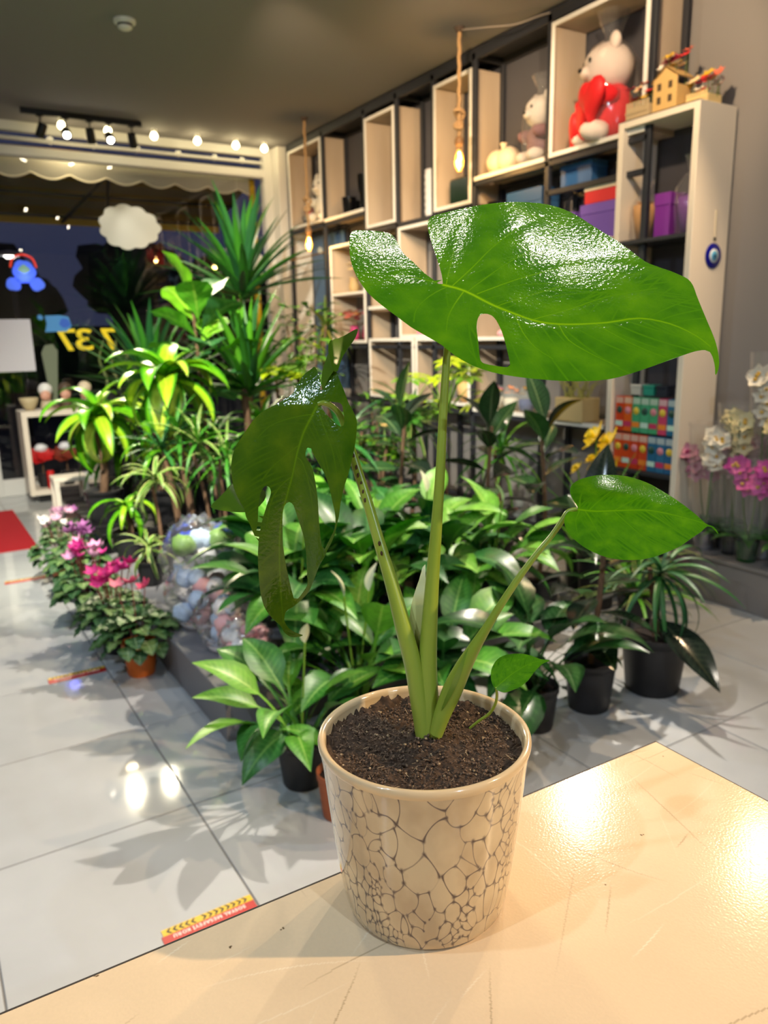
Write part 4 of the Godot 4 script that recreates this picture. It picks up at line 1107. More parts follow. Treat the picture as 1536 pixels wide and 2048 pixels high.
func shelves() -> void:
	M.film = clear(Color(0.8, 0.8, 0.82), 0.06, 0.05)
	M.jar = clear(Color(0.9, 0.95, 0.95), 0.12, 0.02)
	M.dark_gloss = mat(Color(0.05, 0.05, 0.06), 0.12)
	M.green_gloss = mat(Color(0.04, 0.15, 0.10), 0.15)
	M.white_gloss = mat(Color(0.86, 0.87, 0.90), 0.2)
	# black metal rack: posts and rails
	var rack := thing("shelf_rack", "black metal rack holding the box shelves along the wall", "rack", Vector3(SHELF_X, 0, 0))
	for z in [-7.66, -6.905, -6.125, -5.615, -5.105, -4.61, -3.865, -3.085]:
		part("post", span(Vector3(0.0, 0, z - 0.018), Vector3(0.03, 3.3, z + 0.018)), M.frame, rack)
		part("back_post", span(Vector3(0.25, 0, z - 0.018), Vector3(0.28, 3.3, z + 0.018)), M.frame, rack)
		part("cross_bar", span(Vector3(0.03, 3.26, z - 0.015), Vector3(0.25, 3.29, z + 0.015)), M.frame, rack)
	part("top_rail", span(Vector3(0.0, 3.256, -7.68), Vector3(0.03, 3.302, -3.065)), M.frame, rack)
	part("shade_board", span(Vector3(0.0, 3.302, -7.68), Vector3(0.285, 3.322, -3.065)), M.frame, rack)  # dark board added for the shade above the boxes
	part("back_panel", span(Vector3(0.282, 2.28, -7.66), Vector3(0.29, 3.30, -3.085)), mat(Color(0.30, 0.30, 0.33), 0.7), rack)  # dark sheet added in place of shade at the back of the bays
	part("back_rail", span(Vector3(0.25, 3.262, -7.66), Vector3(0.28, 3.30, -3.085)), M.frame, rack)
	for r in [[2.49, -7.66, -6.125], [2.475, -4.61, -3.085], [2.325, -6.125, -4.61], [1.345, -6.905, -3.085], [0.855, -6.905, -3.085], [2.30, -3.865, -3.085], [0.12, -7.66, -3.085]]:
		part("rail", span(Vector3(0.0, r[0] - 0.034, r[1]), Vector3(0.03, r[0] - 0.002, r[2])), M.frame, rack)
		part("rail", span(Vector3(0.25, r[0] - 0.034, r[1]), Vector3(0.28, r[0] - 0.002, r[2])), M.frame, rack)
	shelf_box("white-edged wooden box shelf at the top beside the window corner", -7.64, -6.925, 2.505, 3.255)
	shelf_box("tall empty white-edged wooden box shelf under the ceiling", -6.105, -5.635, 2.335, 3.218)
	shelf_box("tall white-edged wooden box shelf holding a dark green planter", -5.085, -4.63, 2.335, 3.215)
	shelf_box("large white-edged wooden box shelf holding the red plush toy", -3.845, -3.105, 2.485, 3.245)
	shelf_box("wide white-edged wooden box shelf with pink gifts, behind the big leaf", -5.595, -4.65, 1.40, 2.285)
	shelf_box("low white-edged wooden box shelf beside the wide box, with a pink doll", -4.59, -3.885, 1.375, 2.05)
	shelf_box("two-tier white-edged wooden box shelf with dried flowers", -6.80, -6.15, 1.36, 2.26, [1.81])
	shelf_box("square white-edged wooden box shelf with dark foliage inside", -6.105, -5.385, 0.885, 1.40)
	shelf_box("square white-edged wooden box shelf with a cream flower bowl", -5.36, -4.63, 0.885, 1.40)
	board("white-edged shelf board carrying black glossy pots", -6.885, -6.145, 2.515)
	board("white-edged shelf board carrying a cream melon-shaped vase", -4.59, -3.885, 2.50)
	board("short white-edged shelf board under the tall empty box", -6.10, -5.64, 1.675)
	board("white-edged shelf board carrying the terrarium jars", -4.59, -3.885, 0.88)
	board("white-edged shelf board between the jars and the white cabinet", -3.845, -3.30, 0.86)
	board("shelf board carrying the purple gift boxes", -3.845, -3.30, 1.96)
	# things on the shelves
	var w := plush("white plush doll with red feet, wrapped in clear film in the corner box", Vector3(3.75, 2.523, -7.12), 0.3, 1.0, Color(0.84, 0.83, 0.80), Color(0.88, 0.86, 0.83))
	var rb := thing("gift_basket", "small silver basket with a red bow in the corner box", "basket", Vector3(3.74, 2.523, -7.42))
	part("basket", lathe([[0.0, 0.0], [0.07, 0.0], [0.09, 0.09], [0.085, 0.09], [0.065, 0.01]], 18), mat(Color(0.55, 0.55, 0.56), 0.3, 0.7), rb)
	part("bow", blob(Vector3(0.05, 0.07, 0.06), 14, 0.4, 2.0), mat(Color(0.78, 0.12, 0.16), 0.5), rb, Vector3(0, 0.15, 0))
	for k in 6:
		var q := planter("glossy black planter in the cluster under the ceiling", Vector3(3.70 + 0.13 * (k % 2), 2.515 + 0.15 * int(k / 4.0), -6.22 - 0.16 * (k % 4) - 0.04 * int(k / 4.0)), 0.068, 0.15, M.dark_gloss, "glossy black planters")
	var v := thing("ribbed_vase", "white ribbed cylindrical vase under the ceiling", "vase", Vector3(3.74, 2.325, -5.24))
	var prof := [[0.0, 0.0], [0.075, 0.0]]
	for k in 13:
		prof.append([0.078 + 0.005 * (k % 2), 0.02 + 0.026 * k])
	prof.append_array([[0.07, 0.345], [0.065, 0.33], [0.06, 0.05]])
	part("vase_wall", lathe(prof, 24), M.white_gloss, v)
	part("rim", lathe([[0.068, 0.335], [0.08, 0.338], [0.08, 0.35], [0.068, 0.352]], 24), M.white_gloss, v)
	var g := thing("square_planter", "glossy dark green square planter in the tall box shelf", "planter", Vector3(3.75, 2.353, -4.83))
	part("planter_body", span(Vector3(-0.09, 0, -0.12), Vector3(0.09, 0.19, 0.12), 0.012), M.green_gloss, g)
	part("soil", span(Vector3(-0.08, 0.188, -0.11), Vector3(0.08, 0.192, 0.11), 0.001), M.dark_soil, g)
	solo("vase", lathe([[0.0, 0.0], [0.04, 0.0], [0.05, 0.03], [0.05, 0.38], [0.045, 0.42], [0.04, 0.42], [0.04, 0.05]], 20), M.white_gloss, "tall slim white vase behind the dark green planter", "vase", Vector3(3.83, 2.353, -4.69))
	var c := thing("melon_vase", "cream melon-shaped ceramic vase on the top shelf", "vase", Vector3(3.74, 2.5, -4.42))
	for k in 2:
		part("lobe", blob(Vector3(0.085, 0.085, 0.085), 17 + k, 0.05), mat(Color(0.87, 0.80, 0.70), 0.5), c, Vector3(0, 0.085, (k - 0.5) * 0.11))
	part("neck", lathe([[0.02, 0.15], [0.018, 0.18], [0.03, 0.2]], 14), mat(Color(0.87, 0.80, 0.70), 0.5), c)
	plush("white and grey plush toy in crinkled clear film on the top shelf", Vector3(3.75, 2.5, -4.05), -0.2, 0.95, Color(0.45, 0.34, 0.36), Color(0.72, 0.70, 0.68))
	var big := plush("large wrapped plush toy, white head and red hearts, in the large box shelf", Vector3(3.735, 2.503, -3.47), -0.5, 1.25, Color(0.86, 0.10, 0.14), Color(0.90, 0.84, 0.80))
	for k in 3:
		var hh := part("heart_cushion", heart_mesh(), mat(Color(0.90, 0.13, 0.15), 0.6), big, Vector3(-0.15, 0.1 + 0.06 * k, -0.13 + 0.13 * k), Basis(Vector3.UP, -0.4 + 0.3 * k) * Basis.from_scale(Vector3.ONE * 0.13))
	carton("cream and red gift box on top of the purple box", Vector3(3.72, 2.17, -3.43), Vector3(0.16, 0.1, 0.24), Color(0.80, 0.16, 0.20), Color(0.88, 0.82, 0.72))
	carton("purple gift box below the cream and red box", Vector3(3.72, 1.962, -3.42), Vector3(0.18, 0.205, 0.3), Color(0.42, 0.30, 0.68), Color(0.44, 0.32, 0.70))
	carton("second purple gift box beside the post", Vector3(3.72, 1.962, -3.72), Vector3(0.18, 0.18, 0.2), Color(0.40, 0.28, 0.64), Color(0.42, 0.30, 0.66))
	carton("blue storage box behind the rail under the large box shelf", Vector3(3.78, 2.305, -3.7), Vector3(0.14, 0.14, 0.26), Color(0.16, 0.34, 0.55), Color(0.18, 0.38, 0.60))
	carton("blue gift box between the middle posts", Vector3(3.77, 2.055, -4.15), Vector3(0.16, 0.3, 0.34), Color(0.18, 0.36, 0.55), Color(0.16, 0.33, 0.52))
	planter("glossy black planter beside the blue gift box", Vector3(3.70, 2.055, -4.42), 0.08, 0.26, M.dark_gloss)
	for k in 3:
		carton("pink gift box in the wide box shelf", Vector3(3.75, 1.42, -5.35 + 0.2 * k), Vector3(0.14, 0.13 + 0.03 * (k % 2), 0.15), Color(0.85, 0.52 - 0.06 * k, 0.62), Color(0.78, 0.66, 0.86), 0.1 * k, "pink gift boxes in the wide box")
	plush("pink and white plush doll seen through the slot in the big leaf", Vector3(3.74, 1.395, -4.30), 0.1, 0.62, Color(0.88, 0.16, 0.26), Color(0.88, 0.66, 0.70), false)
	carton("pale lilac gift box beside the pink plush doll", Vector3(3.75, 1.395, -4.08), Vector3(0.14, 0.17, 0.16), Color(0.72, 0.66, 0.84), Color(0.80, 0.76, 0.88))
	dried_bouquet("cream dried bouquet in the upper tier of the two-tier box", Vector3(3.74, 1.822, -6.32), Color(0.80, 0.70, 0.52), Color(0.30, 0.42, 0.46))
	dried_bouquet("white dried bouquet beside the cream one", Vector3(3.75, 1.822, -6.58), Color(0.86, 0.80, 0.68), Color(0.70, 0.60, 0.42))
	dried_bouquet("red and gold dried bouquet in the lower tier of the two-tier box", Vector3(3.74, 1.378, -6.34), Color(0.68, 0.25, 0.20), Color(0.55, 0.16, 0.30))
	dried_bouquet("gold and pink dried bouquet in the lower tier", Vector3(3.75, 1.378, -6.60), Color(0.68, 0.48, 0.18), Color(0.72, 0.22, 0.45))
	var bowl := thing("flower_bowl", "cream ceramic bowl with red blossoms in the square box shelf", "bowl", Vector3(3.76, 0.903, -4.80))
	part("bowl_wall", lathe([[0.0, 0.0], [0.07, 0.0], [0.1, 0.05], [0.115, 0.16], [0.11, 0.16], [0.09, 0.05], [0.0, 0.04]], 22), mat(Color(0.84, 0.70, 0.48), 0.5), bowl)
	for k in 9:
		flower(mat(Color(0.66, 0.20, 0.22), 0.7), null, bowl, Vector3(0.06 * cos(k * 2.4), 0.18 + 0.012 * (k % 3), 0.06 * sin(k * 2.4)), 0.035, Basis(Vector3.RIGHT, 0.5 * sin(k * 2.0)))
	for e in [[-4.42, Color(0.82, 0.80, 0.74), Color(0.75, 0.35, 0.45), "glass terrarium jar of white sand with pink blossoms"], [-4.25, Color(0.80, 0.78, 0.72), Color(0.85, 0.55, 0.35), "glass terrarium jar of white sand with orange blossoms"], [-4.09, Color(0.25, 0.28, 0.48), Color(0.65, 0.50, 0.20), "glass terrarium jar of blue sand"]]:
		jar(e[3], Vector3(3.70, 0.882, e[0]), e[1], e[2])
	for k in 7:
		planter("small clear tumbler on the bottom rack tier", Vector3(3.68 + 0.1 * (k % 2), 0.122, -4.5 + 0.09 * k), 0.04, 0.1, M.jar, "tumblers on the bottom tier")
	var crate := thing("grass_crate", "pale wooden crate with dry grasses on the shelf board", "planter", Vector3(3.67, 0.862, -3.58))
	part("crate", span(Vector3(-0.08, 0, -0.12), Vector3(0.08, 0.15, 0.12), 0.004), mat(Color(0.72, 0.64, 0.46), 0.7), crate)
	var st := begin()
	for k in 46:
		var a := rng.randf() * TAU
		var l := rng.randf_range(0.14, 0.3)
		var d := Vector3(cos(a) * 0.5, 1.0, sin(a) * 0.7).normalized()
		var p := Vector3(rng.randf_range(-0.06, 0.06), 0.14, rng.randf_range(-0.1, 0.1))
		add_tube(st, [p, p + d * l * 0.6, p + d * l + Vector3(cos(a), -0.3, sin(a)) * l * 0.3], [0.003, 0.0025, 0.0008], 4)
	part("grasses", st.commit(), mat(Color(0.62, 0.62, 0.32), 0.7), crate).set_meta("kind", "stuff")
	var bp := thing("frosted_panel", "blue frosted panel standing in the shelf corner by the window", "panel", Vector3(3.86, 0.0, -7.28))
	part("sheet", span(Vector3(-0.01, 0.9, -0.34), Vector3(0.01, 2.44, 0.34)), mat(Color(0.30, 0.42, 0.56), 0.35), bp)
	part("panel_frame", span(Vector3(-0.014, 0.85, -0.35), Vector3(0.014, 0.9, 0.35)), M.alu, bp)
	part("panel_leg", span(Vector3(-0.012, 0.0, -0.34), Vector3(0.012, 0.86, -0.30)), M.alu, bp)
	part("panel_leg", span(Vector3(-0.012, 0.0, 0.30), Vector3(0.012, 0.86, 0.34)), M.alu, bp)
	# white tall cabinet
	var cab := thing("white_cabinet", "tall white open cabinet at the end of the shelf wall", "cabinet", Vector3(3.58, 0, -2.99))
	for s in [-1, 1]:
		part("side_panel", span(Vector3(0, 0, s * 0.245 - 0.018), Vector3(0.30, 2.55, s * 0.245 + 0.018)), M.white_board, cab)
	part("top_panel", span(Vector3(0, 2.515, -0.226), Vector3(0.30, 2.55, 0.226)), M.white_board, cab)
	for y in [1.90, 1.60, 0.60, 0.12]:
		part("cabinet_shelf", span(Vector3(0.004, y, -0.226), Vector3(0.29, y + 0.022, 0.226)), M.frame, cab)
	part("back_panel", span(Vector3(0.285, 0, -0.226), Vector3(0.30, 2.515, 0.226)), mat(Color(0.24, 0.24, 0.27), 0.6), cab)
	part("dark_edge", span(Vector3(-0.003, 2.548, -0.263), Vector3(0.0, 2.552, 0.263)), M.frame, cab)
	for e in [[-3.14, Color(0.80, 0.60, 0.36), 0.2, "cream soap-flower bouquet in clear film on the cabinet shelf"], [-2.84, Color(0.42, 0.20, 0.55), 0.36, "purple soap-flower bouquet in clear film with a tall gathered neck"]]:
		var b := thing("wrapped_bouquet", e[3], "bouquet", Vector3(3.70, 1.924, e[0]))
		part("paper_cone", lathe([[0.0, 0.0], [0.04, 0.0], [0.06, 0.12], [0.065, 0.19], [0.05, 0.19], [0.0, 0.18]], 16), mat(e[1], 0.7), b)
		for k in 6:
			flower(mat(Color(e[1]).lightened(0.25), 0.7), null, b, Vector3(0.035 * cos(k * 1.1), 0.2, 0.035 * sin(k * 1.1)), 0.028, Basis(Vector3.RIGHT, 0.3))
		film_wrap(b, 0.22 + e[2] * 0.5, 0.078, 31 + int(e[2] * 100))
	carton("purple upright box between the two wrapped bouquets", Vector3(3.71, 1.924, -2.99), Vector3(0.1, 0.23, 0.1), Color(0.50, 0.18, 0.60), Color(0.52, 0.20, 0.62))
	var colours := [Color(0.86, 0.26, 0.10), Color(0.90, 0.38, 0.10), Color(0.28, 0.66, 0.46), Color(0.30, 0.68, 0.50), Color(0.28, 0.66, 0.46), Color(0.80, 0.25, 0.42), Color(0.16, 0.42, 0.58)]
	var colours2 := [Color(0.88, 0.30, 0.10), Color(0.88, 0.30, 0.10), Color(0.84, 0.26, 0.12), Color(0.84, 0.28, 0.14), Color(0.16, 0.42, 0.58), Color(0.20, 0.44, 0.60), Color(0.18, 0.40, 0.58)]
	for row in 2:
		for k in 7:
			var col: Color = (colours2 if row == 0 else colours)[k]
			var nm: String = {0: "orange", 1: "orange", 2: "green", 3: "green", 4: "green", 5: "pink", 6: "blue"}[k] if row == 1 else ("orange" if k < 4 else "blue")
			freshener("%s scent sachet pack in the %s row of the white cabinet" % [nm, "upper" if row == 1 else "lower"], Vector3(3.61, 0.624 + row * 0.218, -3.175 + k * 0.062), col, k + row)
	for k in 3:
		carton("small teal carton on top of the scent sachet packs", Vector3(3.64, 1.06, -3.06 + 0.09 * k), Vector3(0.07, 0.06, 0.07), [Color(0.75, 0.74, 0.70), Color(0.14, 0.58, 0.50), Color(0.10, 0.13, 0.20)][k], [Color(0.78, 0.77, 0.74), Color(0.14, 0.58, 0.50), Color(0.1, 0.13, 0.2)][k])
		get_child(-1).set_meta("label", ["small pale carton on top of the scent sachet packs", "small teal carton on top of the scent sachet packs", "small navy carton on top of the scent sachet packs"][k])
	for k in 4:
		solo("candle_tin", lathe([[0.0, 0.0], [0.035, 0.0], [0.035, 0.0], [0.035, 0.06], [0.035, 0.06], [0.037, 0.062], [0.037, 0.075], [0.0, 0.076]], 18), mat([Color(0.78, 0.28, 0.26), Color(0.85, 0.75, 0.66)][k % 2], 0.5), "red and cream candle tin on the middle cabinet shelf", "tin", Vector3(3.63, 1.624, -3.15 + 0.1 * k), Basis.IDENTITY, "candle tins")
	# on the cabinet: little wooden planters with dried flowers and a picket fence
	mini_house("miniature wooden house planter with dried flowers on the white cabinet", Vector3(3.66, 2.552, -2.96), Color(0.80, 0.66, 0.42), 0.16, 0.15, true)
	mini_house("miniature wooden fence planter with silver foliage on the white cabinet", Vector3(3.66, 2.552, -3.14), Color(0.72, 0.64, 0.50), 0.09, 0.16, false)
	mini_house("miniature picket fence planter with red roses on the white cabinet's end", Vector3(3.72, 2.552, -2.81), Color(0.88, 0.78, 0.55), 0.06, 0.13, false)
	# glass eye charm on its cord
	var ch := thing("eye_charm", "blue glass eye charm hanging on the white cabinet's side", "charm", Vector3(3.765, 1.805, -2.727))
	var disc := func(r: float, y: float) -> Mesh: return lathe([[0.0, y], [r * 0.96, y], [r, y + 0.002], [r * 0.97, y + 0.005], [0.0, y + 0.0065]], 28)
	var face := Basis(Vector3.RIGHT, PI / 2)
	part("blue_disc", disc.call(0.066, 0.0), mat(Color(0.05, 0.06, 0.55), 0.08), ch, Vector3.ZERO, face)
	part("white_ring", disc.call(0.036, 0.0045), mat(Color(0.86, 0.90, 0.94), 0.1), ch, Vector3.ZERO, face)
	part("pale_iris", disc.call(0.026, 0.006), mat(Color(0.36, 0.68, 0.86), 0.1), ch, Vector3.ZERO, face)
	part("pupil", disc.call(0.011, 0.0075), mat(Color(0.10, 0.32, 0.50), 0.1), ch, Vector3.ZERO, face)
	part("cord", rod(Vector3(0, 0.066, 0.004), Vector3(0.0, 0.23, 0.002), 0.004, 6), mat(Color(0.84, 0.80, 0.70), 0.8), ch)
	part("bead", blob(Vector3(0.008, 0.012, 0.008), 2, 0.0, 1.0, 6, 8), M.black, ch, Vector3(0, 0.085, 0.004))
	# rope pendants
	pendant("rope pendant lamp with a glowing filament bulb before the top shelves", Vector3(3.33, CEILING, -4.39), 0.80)
	pendant("rope pendant lamp with a glowing filament bulb beside the window corner", Vector3(3.36, CEILING, -6.72), 1.08)
	var wire := []
	for p in [Vector3(3.33, 3.325, -4.39), Vector3(3.40, 3.30, -4.22), Vector3(3.50, 3.28, -4.05), Vector3(3.58, 3.30, -3.92), Vector3(3.63, 3.31, -3.86)]:
		wire.append(p)
	solo("lamp_cable", tube(curve(wire, 5), range(21).map(func(_i): return 0.004), 6), mat(Color(0.56, 0.52, 0.48), 0.6), "thin grey cable running from the pendant to the shelf rack", "cable")

func pendant(label: String, at: Vector3, drop: float) -> void:
	var o := thing("rope_pendant", label, "lamp", at)
	part("ceiling_rose", lathe([[0.0, -0.03], [0.02, -0.028], [0.035, 0.0]], 18), mat(Color(0.30, 0.24, 0.20), 0.7), o)
	var rope := grain(mat(Color.WHITE, 0.9), Color(0.55, 0.42, 0.28), Color(0.78, 0.64, 0.46), 0.08, 20.0, 44)
	var pts := []
	var rad := []
	for i in 25:
		var t := i / 24.0
		pts.append(Vector3(0.003 * sin(i * 1.7), -0.02 - t * (drop - 0.17), 0.003 * cos(i * 1.7)))
		rad.append(0.0115 + 0.0015 * (i % 2))
	part("rope", tube(pts, rad, 8), rope, o)
	var knot := []
	for i in 33:
		var a := i / 32.0 * TAU * 2.0
		knot.append(Vector3(0.026 * sin(a) + 0.008 * sin(a * 1.5), -drop * 0.68 + 0.055 * cos(a * 0.5 + 0.4), 0.024 * cos(a)))
	part("knot", tube(knot, range(33).map(func(_i): return 0.0125), 8), rope, o)
	part("socket", lathe([[0.0, -drop + 0.09], [0.018, -drop + 0.09], [0.02, -drop + 0.1], [0.03, -drop + 0.115], [0.028, -drop + 0.14], [0.014, -drop + 0.155], [0.0, -drop + 0.158]], 18), mat(Color(0.52, 0.38, 0.24), 0.6), o)
	part("cap", lathe([[0.0, -drop + 0.075], [0.016, -drop + 0.075], [0.017, -drop + 0.092]], 14), M.black, o)
	part("bulb_glass", lathe([[0.0, -drop - 0.062], [0.012, -drop - 0.056], [0.026, -drop - 0.03], [0.031, -drop], [0.026, -drop + 0.035], [0.016, -drop + 0.065], [0.014, -drop + 0.076]], 20), M.amber, o)
	part("filament", tube([Vector3(0, -drop + 0.06, 0), Vector3(0.006, -drop + 0.02, 0.004), Vector3(-0.006, -drop, -0.004), Vector3(0, -drop - 0.03, 0)], [0.006, 0.01, 0.012, 0.006], 8), M.filament, o)
	var l := OmniLight3D.new()
	l.name = "lamp"
	l.light_color = Color(1.0, 0.76, 0.42)
	l.light_energy = 0.35
	l.omni_range = 12.0
	l.light_size = 0.02
	l.shadow_enabled = true
	o.add_child(l)
	l.position = Vector3(0, -drop, 0)

func heart_mesh() -> Mesh:
	if not cache.has("heart"):
		var st := begin()
		st.set_smooth_group(0)
		var n := 28
		var rings := [[1.0, 0.0], [0.92, 0.16], [0.7, 0.28], [0.35, 0.34], [0.0, 0.36]]
		var k := 0
		for side in [-1.0, 1.0]:
			for r in rings:
				for j in n + 1:
					var a := TAU * (j % n) / n
					var p := Vector2(16 * pow(sin(a), 3), 13 * cos(a) - 5 * cos(2 * a) - 2 * cos(3 * a) - cos(4 * a)) / 16.0
					st.set_uv(p)
					st.add_vertex(Vector3(side * r[1], p.y * r[0], p.x * r[0]))
			for i in rings.size() - 1:
				for j in n:
					var q: int = k + i * (n + 1) + j
					for v in ([q, q + 1, q + n + 1, q + 1, q + n + 2, q + n + 1] if side > 0 else [q, q + n + 1, q + 1, q + 1, q + n + 1, q + n + 2]):
						st.add_index(v)
			k += rings.size() * (n + 1)
		st.generate_normals()
		cache["heart"] = st.commit()
	return cache["heart"]

func dried_bouquet(label: String, at: Vector3, a: Color, b: Color) -> void:
	var o := thing("dried_bouquet", label, "bouquet", at)
	part("vase", lathe([[0.0, 0.0], [0.04, 0.0], [0.05, 0.06], [0.035, 0.12], [0.04, 0.14], [0.03, 0.13]], 16), mat(b, 0.6), o)
	for k in 14:
		var d := Vector3(rng.randf_range(-1, 1), rng.randf_range(0.8, 1.8), rng.randf_range(-1, 1)).normalized() * rng.randf_range(0.1, 0.17)
		flower(mat(a.lerp(b, rng.randf() * 0.7), 0.8), null, o, Vector3(0, 0.13, 0) + d, rng.randf_range(0.03, 0.045), Basis(Vector3.RIGHT, d.z * 5.0) * Basis(Vector3.BACK, -d.x * 5.0), 6, "blossom")

func freshener(label: String, at: Vector3, c: Color, k: int) -> void:
	var o := thing("scent_pack", label, "packet", at, 0.0, "scent sachet packs")
	part("card", span(Vector3(0, 0, -0.029), Vector3(0.05, 0.205, 0.029), 0.001), mat(c, 0.4), o)
	part("label_disc", lathe([[0.0, 0.0], [0.022, 0.0], [0.022, 0.0015], [0.0, 0.0018]], 16), mat([Color(0.92, 0.80, 0.24), Color(0.10, 0.30, 0.26), Color(0.90, 0.56, 0.62)][k % 3], 0.4), o, Vector3(0.0, 0.125, 0), Basis(Vector3.BACK, PI / 2))
	part("label_band", span(Vector3(-0.0012, 0.03, -0.027), Vector3(0.0, 0.06, 0.027), 0.0004), mat([Color(0.95, 0.55, 0.20), Color(0.80, 0.92, 0.86), Color(0.80, 0.22, 0.40)][k % 3], 0.4), o)
	part("header", span(Vector3(-0.0012, 0.165, -0.027), Vector3(0.0, 0.2, 0.027), 0.0004), mat(Color(0.90, 0.88, 0.84).lerp(c, 0.3), 0.4), o)

func mini_house(label: String, at: Vector3, c: Color, h: float, w: float, roof: bool) -> void:
	var o := thing("house_planter", label, "planter", at)
	var m := mat(c, 0.7)
	if roof:
		part("front_wall", span(Vector3(-0.07, 0, -w / 2), Vector3(-0.064, h, w / 2), 0.001), m, o)
		var st := begin()
		for s in [-1.0, 1.0]:
			quad(st, Vector3(-0.075, h - 0.01, s * w * 0.58), Vector3(0.06, h - 0.01, s * w * 0.58), Vector3(0.06, h + 0.055, 0), Vector3(-0.075, h + 0.055, 0), Vector3(0, 1, s))
			quad(st, Vector3(-0.075, h - 0.016, s * w * 0.58), Vector3(0.06, h - 0.016, s * w * 0.58), Vector3(0.06, h + 0.048, 0), Vector3(-0.075, h + 0.048, 0), Vector3(0, -1, -s))
		tri(st, Vector3(-0.068, h - 0.01, -w * 0.5), Vector3(-0.068, h - 0.01, w * 0.5), Vector3(-0.068, h + 0.045, 0), Vector3(-1, 0, 0))
		part("gable_roof", st.commit(), m, o)
		for z in [-0.035, 0.035]:
			for y in [0.035, 0.1]:
				part("window_pane", span(Vector3(-0.0715, y, z - 0.012), Vector3(-0.07, y + 0.035, z + 0.012), 0.0003), mat(Color(0.30, 0.24, 0.16), 0.6), o)
		part("wall_box", span(Vector3(-0.064, 0, -w / 2), Vector3(0.05, h * 0.7, w / 2), 0.001), m, o)
	else:
		part("box", span(Vector3(-0.06, 0, -w / 2), Vector3(0.05, h * 0.7, w / 2), 0.002), m, o)
		for k in 8:
			part("picket", span(Vector3(-0.068, 0, -w / 2 + k * w / 8 + 0.003), Vector3(-0.062, h, -w / 2 + (k + 1) * w / 8 - 0.003), 0.002), m, o)
		part("fence_rail", span(Vector3(-0.071, h * 0.35, -w / 2), Vector3(-0.068, h * 0.45, w / 2), 0.001), m, o)
	var cols := [Color(0.80, 0.16, 0.18), Color(0.90, 0.80, 0.62), Color(0.86, 0.42, 0.32), Color(0.82, 0.66, 0.14), Color(0.62, 0.12, 0.24), Color(0.88, 0.86, 0.80)]
	for k in 16:
		var p := Vector3(rng.randf_range(-0.05, 0.04), h * (1.2 if roof else 0.8) + rng.randf_range(0.02, 0.1), rng.randf_range(-w / 2, w / 2))
		var f := flower(mat(cols[(k + int(w * 100)) % 6], 0.7), null, o, p, rng.randf_range(0.026, 0.042), Basis(Vector3.BACK, rng.randf_range(0.2, 0.9)), 6, "blossom")
		part("stem", rod(Vector3(p.x, h * 0.5, p.z), p, 0.0018, 5), mat(Color(0.36, 0.42, 0.20), 0.7), o)
# ---------------------------------------------------------------- foliage
func leaf_colour(base: Color, rib: Color, margin: Color, veins: int, sd: int) -> ImageTexture:   # across x along
	var w := 48
	var h := 160
	var im := Image.create(w, h, false, Image.FORMAT_RGB8)
	var n := FastNoiseLite.new()
	n.seed = sd
	n.frequency = 0.06
	for y in h:
		for x in w:
			var s := absf(x - (w - 1) * 0.5) / (w * 0.5)
			var k := 1.0 + 0.18 * n.get_noise_2d(x, y * 0.4)
			var c := Color(base.r * k, base.g * k, base.b * k)
			if veins > 0:
				var v := fposmod(y / float(h) * veins - s * 1.6, 1.0)
				c = c.lerp(rib, 0.30 * exp(-pow((v - 0.5) * 7.0, 2.0)))
			c = c.lerp(margin, smoothstep(0.62, 0.86, s + 0.08 * n.get_noise_2d(y, x)))
			c = c.lerp(rib, exp(-s * s * 260.0))
			im.set_pixel(x, y, c)
	return ImageTexture.create_from_image(im)

func leaf_mat(base: Color, rib: Color, margin: Color, veins: int, rough: float, sd: int) -> StandardMaterial3D:
	var m := mat(Color.WHITE, rough)
	m.albedo_texture = leaf_colour(base, rib, margin, veins, sd)
	m.backlight_enabled = true
	m.backlight = Color(base.r * 0.6, base.g * 0.6, base.b * 0.4)
	return m

# A leaf of unit length: leaves its origin along +X, bends down by `droop` radians in all, folded along the midrib. `stalk`: share of the length that is petiole.
func leaf_mesh(kind: String, wide: float, rise: float, droop: float, fold := 0.25, stalk := 0.0, wave := 0.0) -> Mesh:
	var key := "leaf%s_%f_%f_%f_%f_%f_%f" % [kind, wide, rise, droop, fold, stalk, wave]
	if cache.has(key):
		return cache[key]
	var n := 12
	var across := 4
	var st := begin()
	st.set_smooth_group(0)
	var p := Vector2.ZERO
	for i in n + 1:
		var t := float(i) / n
		var a := rise - droop * pow(t, 1.25)
		if i > 0:
			p += Vector2(cos(a), sin(a)) / n
		var b := clampf((t - stalk) / (1.0 - stalk), 0.0, 1.0)
		var w := 0.0
		match kind:
			"strap":
				w = minf(1.0, 0.35 + t * 5.0) * (1.0 - pow(t, 3.5))
			"lily":
				w = sin(PI * pow(b, 0.78)) * (1.0 - 0.25 * b)
			"obovate":
				w = sin(PI * pow(b, 1.35)) * (0.75 + 0.35 * b)
			"oval":
				w = sin(PI * pow(b, 0.9))
			"heart":
				w = pow(sin(PI * pow(0.12 + 0.88 * b, 0.72)), 0.8) if b > 0.0 else 0.0
		w = maxf(w * wide * 0.5, 0.012 if stalk > 0.0 and t < stalk + 0.05 else 0.002)
		var up := Vector2(-sin(a), cos(a))
		for j in across + 1:
			var s := (j - across / 2.0) / (across / 2.0)
			var y := absf(s) * w * fold + wave * w * sin(t * 19.0 + s * 2.0) * absf(s)
			st.set_uv(Vector2(float(j) / across, b))
			st.add_vertex(Vector3(p.x + up.x * y, p.y + up.y * y, s * w))
	for i in n:
		for j in across:
			var q := i * (across + 1) + j
			for v in [q, q + 1, q + across + 1, q + 1, q + across + 2, q + across + 1]:
				st.add_index(v)
	st.generate_normals()
	cache[key] = st.commit()
	return cache[key]

